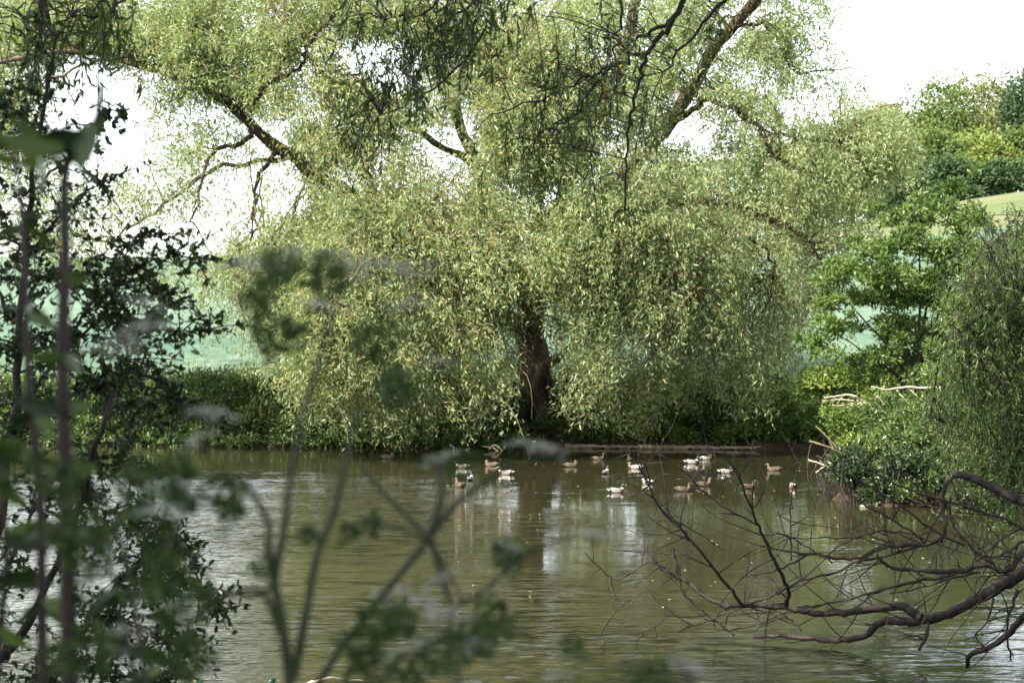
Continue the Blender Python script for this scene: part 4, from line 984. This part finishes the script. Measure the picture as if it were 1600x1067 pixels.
B, D_ = B[k], D_[k]; L_ = R.uniform(0.06, 0.12, len(B)); print('near willow', len(B))
willow_leaf = single_leaf_mesh('leaf', M['willow_dark'], 0.2)
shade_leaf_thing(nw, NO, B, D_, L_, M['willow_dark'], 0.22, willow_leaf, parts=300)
sh.batch(PLn[::4], np.tile(np.linspace(0.006, 0.003, 5), (len(PLn[::4]), 1)), 3)
o_ = sh.put('shoots', M['bark_dark'], nw, NO); o_['kind'] = 'stuff'
C_, RR_ = make_lumps((17.5, 24, 14.0), (7, 10, 3.5), 30); pos, dr, ti, S = lump_leaves(C_, RR_, np.full(30, 200), shell=0.8)
uq = CX+pos[:, 0]/np.maximum(pos[:, 1], .5)*F; vq = CY+(H-pos[:, 2])/np.maximum(pos[:, 1], .5)*F; k = (vq < -40) | (uq > 1700)
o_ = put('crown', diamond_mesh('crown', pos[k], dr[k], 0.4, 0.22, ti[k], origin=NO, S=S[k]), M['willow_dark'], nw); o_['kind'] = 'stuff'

# ============================================================ OVERHANGING WILLOW (stands behind the camera)
OO = np.array([3.5, -3.0, gh(3.5, -3.0)])
ow = thing('willow_tree', OO, 'overhanging willow whose dark blurred shoots hang in from the top edge', 'tree')
T = Tubes(); T.add([OO+[0, 0, -0.5], OO+[0.2, 0.5, 3], OO+[0, 1.5, 7], OO+[-0.5, 4, 10]], 0.5, 0.25, 12, 16, 0.03, 0.04); T.put('trunk', M['bark'], ow, OO)
tops = OO+np.array([0, 1.5, 7])
nn = []
for pts, w0, w1 in [([(1075, -60, 15), (1062, 20, 15), (1030, 60, 15), (1010, 90, 15), (1000, 125, 15), (990, 165, 15), (984, 200, 15), (978, 260, 15), (975, 325, 15)], 11, 3),
                    ([(975, 325, 15), (960, 345, 15), (948, 375, 15)], 3, 1.5), ([(975, 325, 15), (990, 340, 15), (1000, 352, 15)], 3, 1.5),
                    ([(1062, 20, 15), (1030, 45, 15.2), (985, 68, 15.5), (972, 80, 15.5)], 8, 4),
                    ([(1015, 82, 15), (985, 92, 15.2), (950, 105, 15.5), (910, 125, 15.8), (870, 140, 16), (840, 160, 16), (770, 180, 16)], 7, 2),
                    ([(980, -40, 14), (970, 30, 14), (962, 70, 14), (963, 110, 14), (950, 170, 14)], 6, 2),
                    ([(960, 100, 15.5), (920, 140, 15.6), (890, 190, 15.8), (840, 210, 16), (790, 225, 16)], 5, 2),
                    ([(853, 140, 16), (848, 170, 16), (842, 200, 16), (832, 236, 16)], 3.5, 2),
                    ([(880, 185, 16), (860, 205, 16), (850, 240, 16)], 3, 1.5), ([(940, 130, 15.6), (930, 190, 15.6), (923, 250, 15.6)], 3.5, 1.5),
                    ([(770, -50, 13), (745, 0, 13), (700, 30, 13), (670, 60, 13), (640, 100, 13), (610, 140, 13)], 6, 2),
                    ([(690, -40, 13), (680, 10, 13), (640, 25, 13), (605, 30, 13)], 5, 2), ([(720, 60, 13), (690, 100, 13), (650, 105, 13)], 4, 2),
                    ([(760, 40, 13), (700, 120, 13.2), (640, 160, 13.3), (590, 190, 13.4)], 5, 2),
                    ([(300, -60, 12), (220, -20, 12), (170, 20, 12), (100, 30, 12), (50, 60, 12)], 6, 2), ([(90, -60, 11), (60, 0, 11), (75, 70, 11)], 4, 2),
                    ([(1200, -60, 16), (1130, 0, 16), (1080, 60, 16.5), (1040, 110, 16.5)], 8, 3)]:
    W_ = [P(*q) for q in pts]
    T = Tubes(); p, r = T.add(W_, w0/2/F*pts[0][2], w1/2/F*pts[-1][2], 6, len(pts)*4, 0.015, 0.05); T.put('branch', M['bark_dark'], ow, OO); nn.append(p)
    if pts[0][1] < 0:
        a = W_[0]; T = Tubes(); T.add([tops+[0, 0, 1.5], (tops+a)/2+np.array([0, 0, 2.2]), a], 0.12, w0/2/F*pts[0][2], 7, 12, 0.02); T.put('limb', M['bark_dark'], ow, OO)
nn = np.concatenate(nn)
HG = [(700, 60, 60, 60, 100, 13), (640, 120, 50, 60, 60, 13), (560, 200, 50, 80, 40, 13.5), (760, 30, 60, 40, 60, 13), (880, 150, 110, 90, 150, 15.8), (950, 60, 90, 70, 70, 15), (1000, 170, 50, 110, 50, 15),
      (840, 230, 80, 60, 70, 16), (70, 40, 90, 50, 75, 12), (60, 90, 60, 50, 40, 11), (170, 40, 35, 50, 60, 12), (1080, 60, 60, 60, 40, 16), (960, 330, 50, 60, 14, 15), (600, 30, 60, 50, 40, 13)]
S0 = []; 
for (u, v, ru, rv, m_, D0) in HG:
    m_ = int(m_*(0.34 if D0 > 14 else 0.42))
    S0.append(PA(u+R.normal(size=m_)*ru*0.5, v-25+R.normal(size=m_)*rv*0.5, D0+R.normal(size=m_)*0.6))
S0 = np.concatenate(S0); Ls = R.uniform(0.15, 0.6, len(S0))
i_, dn = nearest(nn, S0); s_ = nn[i_]
lk = Tubes(); lk.batch(np.stack([s_, (s_+S0)/2+np.array([0, 0, 0.04]), S0], 1), np.tile([0.006, 0.005, 0.004], (len(S0), 1)), 3)
PLo, B, D_, sx_ = strands(S0, Ls, unit(np.c_[rnd(len(S0), 2), np.zeros(len(S0))]), 13, 0.2)
lk.batch(PLo, np.tile(np.linspace(0.004, 0.002, 5), (len(PLo), 1)), 3)
o_ = lk.put('shoots', M['bark_dark'], ow, OO); o_['kind'] = 'stuff'
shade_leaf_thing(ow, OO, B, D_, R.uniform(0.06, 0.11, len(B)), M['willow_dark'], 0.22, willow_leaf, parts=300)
def canopy(root, o, c, r, nl, per, leaf=0.36, name='crown'):
    C_, RR_ = make_lumps(c, r, nl); pos, dr, ti, S = lump_leaves(C_, RR_, np.full(nl, per), shell=0.9)
    y = np.maximum(pos[:, 1], 0.5); vq = CY+(H-pos[:, 2])/y*F
    uq = CX+pos[:, 0]/y*F
    k = (vq < -70) | (pos[:, 1] < 0.6) | (uq < -150) | (uq > 1750)
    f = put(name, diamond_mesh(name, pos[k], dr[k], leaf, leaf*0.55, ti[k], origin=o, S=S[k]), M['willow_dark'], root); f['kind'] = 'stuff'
canopy(ow, OO, (-1, 8, 11.5), (11, 12, 3.5), 64, 380)
# woodland standing round the photographer, shading the near bank
for (x, y, hh, rr, lab) in [(-8, -5, 15, 7, 'shade tree behind and left of the viewpoint'), (-13, 4, 14, 6, 'shade tree left of the viewpoint on the near bank'), (10, -9, 15, 7, 'shade tree behind and right of the viewpoint'), (-3, -14, 16, 8, 'tall shade tree well behind the viewpoint'), (-18, -8, 16, 8, 'outer left shade tree behind the viewpoint')]:
    o = np.array([x, y, gh(x, y)]); r_ = thing('shade_tree', o, lab, 'tree', 'trees shading the near bank')
    T = Tubes(); T.add([o+[0, 0, -0.4], o+[0.3, 0, hh*0.4], o+[0, 0.3, hh*0.8]], 0.4, 0.12, 9, 9, 0.05); T.put('trunk', M['bark'], r_, o)
    canopy(r_, o, (x, y, o[2]+hh*0.68), (rr, rr, hh*0.3), 28, 400, 0.42)

# ============================================================ LEFT LEAFY SHRUB (about 10 m away)
SO = np.array([-4.2, 10.0, gh(-4.2, 10.0)])
shrub = thing('leafy_shrub', SO, 'tall dark leafy shrub with small oval leaves filling the left edge', 'shrub')
nn = []
SB = [([(90, 560), (160, 500), (230, 500), (290, 520), (330, 510)], 6, 2), ([(150, 470), (210, 420), (270, 400), (320, 410)], 5, 2), ([(120, 600), (200, 580), (260, 600), (300, 640)], 6, 2), ([(60, 430), (110, 440), (160, 420)], 4, 2), ([(20, 560), (60, 520), (120, 530)], 4, 2),
      ([(-120, 1150), (-20, 900), (20, 650), (40, 400), (60, 200), (90, 60)], 26, 4), ([(-120, 1150), (40, 980), (120, 800), (160, 660), (200, 560), (240, 480)], 20, 3),
      ([(20, 650), (90, 560), (150, 470), (220, 440), (262, 470)], 8, 2), ([(40, 400), (100, 330), (150, 290), (190, 270)], 7, 2), ([(20, 500), (-20, 420), (-60, 340)], 8, 3),
      ([(-120, 1150), (60, 1060), (140, 960), (220, 880), (270, 900), (320, 925), (345, 950)], 14, 2), ([(140, 960), (200, 970), (250, 1000), (290, 990)], 6, 2), ([(220, 880), (255, 850), (280, 860)], 4, 2),
      ([(50, 300), (110, 240), (150, 190), (175, 165)], 5, 2), ([(-60, 1000), (30, 850), (90, 740), (180, 720), (210, 730)], 10, 2), ([(60, 1060), (130, 1040), (230, 1060), (270, 1080)], 8, 3), ([(40, 400), (0, 330), (-40, 200), (-30, 120)], 6, 2),
      ([(0, 700), (70, 640), (150, 600), (190, 620), (215, 660)], 7, 2), ([(60, 200), (20, 170), (-20, 150)], 4, 2), ([(200, 560), (180, 480), (190, 400), (230, 370), (260, 375)], 5, 2), ([(90, 740), (140, 790), (200, 800), (215, 830)], 5, 2)]
for pts, w0, w1 in SB:
    T = Tubes(); p, r = T.add([P(u, v, 10+R.normal()*0.25) for (u, v) in pts], w0/2/F*10, w1/2/F*10, 6, len(pts)*5, 0.01, 0.05); T.put('branch', M['bark_dark'], shrub, SO); nn.append(p)
nn = np.concatenate(nn)
m_ = 1600; st = nn[R.integers(0, len(nn), m_)]; dv = unit(rnd(m_)*np.array([1, 0.9, 0.8])+np.array([0.1, 0, 0.1])); Lw = R.uniform(0.08, 0.34, m_)
un = CX+st[:, 0]/st[:, 1]*F; vn = CY+(H-st[:, 2])/st[:, 1]*F
kk = R.random(m_) < np.where((vn > 400) & (vn < 560) & (un > -20), 0.7, np.where(vn < 400, 0.55, 1.0)); st, dv, Lw = st[kk], dv[kk], Lw[kk]; m_ = len(st)
PLw = np.stack([st+dv*Lw[:, None]*q+np.array([0, 0, -0.05])*q*q for q in np.linspace(0, 1, 4)], 1)
tw = Tubes(); tw.batch(PLw, np.tile([0.005, 0.004, 0.003, 0.002], (m_, 1)), 4); o_ = tw.put('twigs', M['bark_dark'], shrub, SO); o_['kind'] = 'stuff'
idx = np.repeat(np.arange(m_), 8); tt = R.random(len(idx))[:, None]; B = st[idx]+dv[idx]*Lw[idx][:, None]*tt+np.array([0, 0, -0.05])*tt*tt
D_ = unit(dv[idx]*0.5+rnd(len(idx))*0.8); shrub_leaf = single_leaf_mesh('leaf', M['shrub'], 0.55)
print('shrub', len(B))
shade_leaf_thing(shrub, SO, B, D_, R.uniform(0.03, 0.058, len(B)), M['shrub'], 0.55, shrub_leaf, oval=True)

# ============================================================ FOREGROUND: cow parsley and dark stems
nettle_leaf = single_leaf_mesh('leaf', M['shrub'], 0.45)
def stem_part(root, o, pts, D, w0, w1, mat='stem', name='stem'):
    w0 *= 1.3; w1 *= 1.3; T = Tubes(); p, r = T.add([P(u, v, D+dz) for (u, v, *q) in pts for dz in [q[0] if q else 0]], w0/2/F*D, w1/2/F*D, 7, len(pts)*4); T.put(name, M[mat], root, o); return p
def umbel(root, o, c, size, up=(0, 0, 1), n=9):
    """flower head: rays, umbellets of small white florets"""
    up = unit(np.array(up, float)); base = c-up*size*0.7
    T = Tubes(); Bs = []; 
    for i in range(n):
        a = i*2.4; rr = size*math.sqrt((i+0.5)/n); s1 = unit(np.cross(up, [0.3, 0.9, 0.1])); s2 = np.cross(up, s1)
        tip = c+s1*rr*math.cos(a)+s2*rr*math.sin(a)-up*size*0.25*(rr/size)**2+rnd(1)[0]*size*0.05
        T.add([base, (base+tip)/2+up*size*0.08, tip], 0.0007, 0.0005, 3, 4)
        k = 16; q = tip+rnd(k)*size*0.13*np.array([1, 1, 0.4]); Bs.append(q)
    T.put('flower_stalks', M['stem'], root, o)
    Bs = np.concatenate(Bs); d = unit(rnd(len(Bs))*np.array([1, 1, 0.35]))
    f = put('flower_head', oval_mesh('flower_head', Bs, d, size*0.14, size*0.11, R.random(len(Bs)), origin=o, S=unit(np.cross(d, up+rnd(len(Bs))*0.3))), M['petal'], root)
def fern_leaf(root, o, c, d, L):
    """divided leaf: midrib with rows of small toothed leaflets"""
    d = unit(np.array(d, float)); s = unit(np.cross(d, [0.1, -1, 0.2])); Bs = []; Ds = []; Ls_ = []
    T = Tubes(); T.add([c, c+d*L*0.5+np.array([0, 0, L*0.05]), c+d*L+np.array([0, 0, -L*0.1])], 0.001, 0.0005, 3, 5); T.put('leaf_rib', M['stem'], root, o)
    for i in range(9):
        t = 0.15+0.85*i/8; p = c+d*L*t+np.array([0, 0, L*(0.1*t*(1-t)*2-0.1*t*t)])
        for sg in (-1, 1):
            l = L*0.42*(1-t*0.8); dd = unit(d*0.6+s*sg+rnd(1)[0]*0.15)
            for j in range(4):
                q = p+dd*l*(j/4); Bs.append(q); Ds.append(unit(dd+rnd(1)[0]*0.5)); Ls_.append(l*0.6)
    Bs, Ds, Ls_ = np.array(Bs), np.array(Ds), np.array(Ls_)
    put('leaf', oval_mesh('leaf', Bs, Ds, Ls_, Ls_*0.72, R.random(len(Bs)), origin=o), M['parsley'], root)
def parsley(label, D, base, stems, umbels, leaves, w=7):
    o = P(base[0], base[1], D); root = thing('cow_parsley', o, label, 'plant', 'cow parsley plants close to the lens')
    for pts, w0, w1 in stems: stem_part(root, o, pts, D, w0, w1)
    for (u, v, s) in umbels:
        c = P(u, v, D+R.normal()*0.05); umbel(root, o, c, s/F*D, (R.normal()*0.25, R.normal()*0.25, 1))
    for (u, v, dx, dz, s) in leaves:
        fern_leaf(root, o, P(u, v, D+R.normal()*0.04), (dx, R.normal()*0.3, dz), s*1.02/F*D)
# plant with the long diagonal stem
parsley('cow parsley with a long stem rising diagonally right through the middle of the water', 2.73, (440, 1250), [
    ([(420, 1250), (470, 1120), (520, 1030), (585, 945), (670, 842), (700, 800), (740, 765), (800, 725)], 12, 6), ([(670, 842), (690, 770), (685, 720)], 11, 6), ([(672, 842), (640, 810), (595, 765), (560, 720)], 8, 4),
    ([(675, 845), (690, 900), (705, 950), (700, 1010)], 9, 5), ([(670, 842), (700, 890), (720, 935)], 5, 3), ([(668, 845), (620, 825), (570, 812)], 6, 3), ([(705, 950), (760, 920), (800, 880), (860, 850), (900, 835)], 6, 3)],
    [(835, 690, 40), (860, 700, 28), (640, 930, 60), (700, 955, 55), (930, 830, 34), (795, 850, 28), (690, 710, 30), (690, 900, 30), (640, 420, 40)],
    [(600, 820, -1, -0.1, 60), (560, 815, -0.5, -0.6, 50), (690, 740, 0.5, 0.3, 70), (760, 880, 0.6, 0.3, 80), (790, 860, 0.3, -0.9, 60), (720, 960, 0.8, -0.2, 110), (740, 980, -0.4, -0.8, 90), (660, 960, -0.8, -0.4, 90), (870, 1000, 0.5, -0.2, 60)])
parsley('cow parsley with two forked upright stems at the lower left of the middle', 2.47, (455, 1260), [
    ([(455, 1260), (452, 1080), (440, 960), (430, 910), (445, 820), (455, 740), (470, 660), (500, 560), (520, 480)], 15, 5), ([(440, 960), (420, 860), (420, 820), (395, 770), (370, 740)], 12, 5),
    ([(458, 1060), (478, 960), (495, 870), (525, 790), (545, 700), (560, 640)], 13, 6), ([(438, 990), (415, 930), (385, 920), (350, 935)], 10, 5), ([(500, 850), (490, 830), (470, 825)], 10, 6), ([(430, 910), (400, 930), (350, 925)], 8, 5)],
    [(220, 510, 50), (400, 405, 50), (520, 400, 60), (600, 410, 50), (230, 470, 34), (180, 540, 40), (500, 470, 36), (340, 640, 40), (310, 680, 34), (640, 470, 34), (690, 560, 30), (540, 420, 40), (460, 390, 50)],
    [(400, 780, -1, 0.1, 110), (330, 750, -1, 0.05, 120), (300, 760, -0.6, -0.9, 80), (240, 790, 0.1, -1, 100), (370, 770, -0.3, -1, 70), (500, 840, -0.5, 0.1, 50), (350, 935, -0.9, -0.1, 90), (290, 950, -0.2, -1, 80), (400, 910, 0.3, 0.7, 60),
     (470, 560, -0.6, 0.5, 120), (540, 560, 0.7, 0.4, 110), (500, 480, 0.2, 1, 100), (440, 470, -0.8, 0.2, 110), (580, 600, 0.8, -0.1, 100), (390, 430, 0.9, 0.2, 90), (600, 570, 0.5, -0.9, 80), (560, 1010, 0.4, 0.6, 90), (520, 1060, 0.9, 0.2, 110), (600, 1060, 0.8, 0.2, 100)])
for (root_l, D0, st_, um, lf) in [
    ('cow parsley with pale heads in the bottom left of the water', 2.34, [([(260, 1250), (230, 1080), (210, 940), (180, 820), (140, 740)], 11, 5), ([(210, 940), (260, 860), (290, 800)], 8, 4)],
     [(250, 790, 36), (150, 880, 34), (200, 980, 40), (330, 1030, 30)], [(210, 880, 0.8, -0.3, 120), (180, 840, -0.9, 0.1, 120), (220, 950, 0.9, 0.2, 110), (200, 1000, -0.8, -0.2, 130), (250, 1040, 0.8, 0.3, 120), (140, 770, -0.9, 0.3, 100), (160, 760, 0.9, -0.1, 130), (60, 760, -0.5, 0.2, 140), (120, 820, 0.2, -1, 120)]),
    ('low cow parsley cut by the bottom edge with a blurred head at lower right', 2.08, [([(1050, 1260), (1060, 1120), (1080, 1050)], 9, 5)], [(1080, 1035, 36), (870, 1050, 26)], [(1060, 1070, -0.8, 0.2, 90)]),
    ('low cow parsley under the middle of the bottom edge', 2.21, [([(700, 1250), (710, 1120), (720, 1020)], 10, 5), ([(640, 1250), (620, 1100), (600, 1030)], 9, 5)], [(650, 1000, 40), (735, 1000, 36)], [(720, 1030, 0.6, 0.6, 100), (610, 1040, -0.7, 0.4, 110), (660, 1050, 0.5, 0.5, 90), (650, 990, -0.5, 0.3, 80)])]:
    parsley(root_l, D0, st_[0][0][0], st_, um, lf)
# dark upright stems on the left
def dark_stem(label, D, pts, w0, w1, leaves, mat='stem_red'):
    o = P(pts[0][0], pts[0][1], D); root = thing('nettle_plant', o, label, 'plant', 'dark upright stems close to the lens')
    stem_part(root, o, pts, D, w0, w1, mat)
    B = np.array([P(u, v, D+R.normal()*0.03) for (u, v, *_q) in leaves]); Dd = np.array([(dx, R.normal()*0.5, dz) for (u, v, dx, dz, s) in leaves]); L_ = np.array([s/F*D for (u, v, dx, dz, s) in leaves])
    leaf_objects(nettle_leaf, B, Dd, L_, root, o)
def whorls(pts_uv, size, k=5):
    k = max(2, k-2); size *= 0.8
    L = []
    for (u, v) in pts_uv:
        for i in range(k):
            sg = -1 if i % 2 else 1; L.append((u, v, sg*R.uniform(0.4, 1), R.uniform(-0.8, 0.4), size*R.uniform(0.6, 1.1)))
    return L
dark_stem('thick dark upright stem at the far left with blurred leaves clustered at its top', 2.47, [(112, 1250), (108, 1000), (104, 800), (98, 560), (102, 400), (104, 260), (150, 190), (158, 130)], 27, 8,
          whorls([(106, 250)], 70, 4)+[(150, 190, -0.3, -0.9, 90), (150, 185, 0.1, 0.5, 40), (100, 230, -1, 0.1, 110), (30, 220, -0.9, 0.1, 90), (60, 240, 0.3, -1, 80), (120, 220, 0.6, 0.3, 70), (104, 240, -0.9, 0.5, 110), (130, 210, -0.8, -0.2, 110)]
          +whorls([(100, 560), (98, 640), (100, 730), (103, 820), (106, 920), (108, 1010)], 95, 5)+whorls([(100, 430)], 60, 4))
dark_stem('thinner dark stem left of the thick one', 2.86, [(70, 1250), (66, 1000), (62, 760), (45, 600), (40, 450), (34, 330), (20, 220)], 15, 6, whorls([(30, 250), (36, 350), (42, 480), (55, 640), (62, 720), (64, 820), (66, 940)], 85, 5))
dark_stem('dark leafy stem at the left edge low down', 3.12, [(-20, 1250), (0, 1000), (10, 850), (-5, 700)], 12, 5, whorls([(0, 760), (5, 840), (5, 900), (0, 980), (0, 690)], 100, 6))
dark_stem('dark leafy spray reaching right at the lower left', 2.99, [(230, 1260), (215, 1090), (190, 960), (165, 860), (150, 780)], 9, 4, whorls([(160, 830), (185, 920), (205, 1010), (212, 1060)], 90, 6))
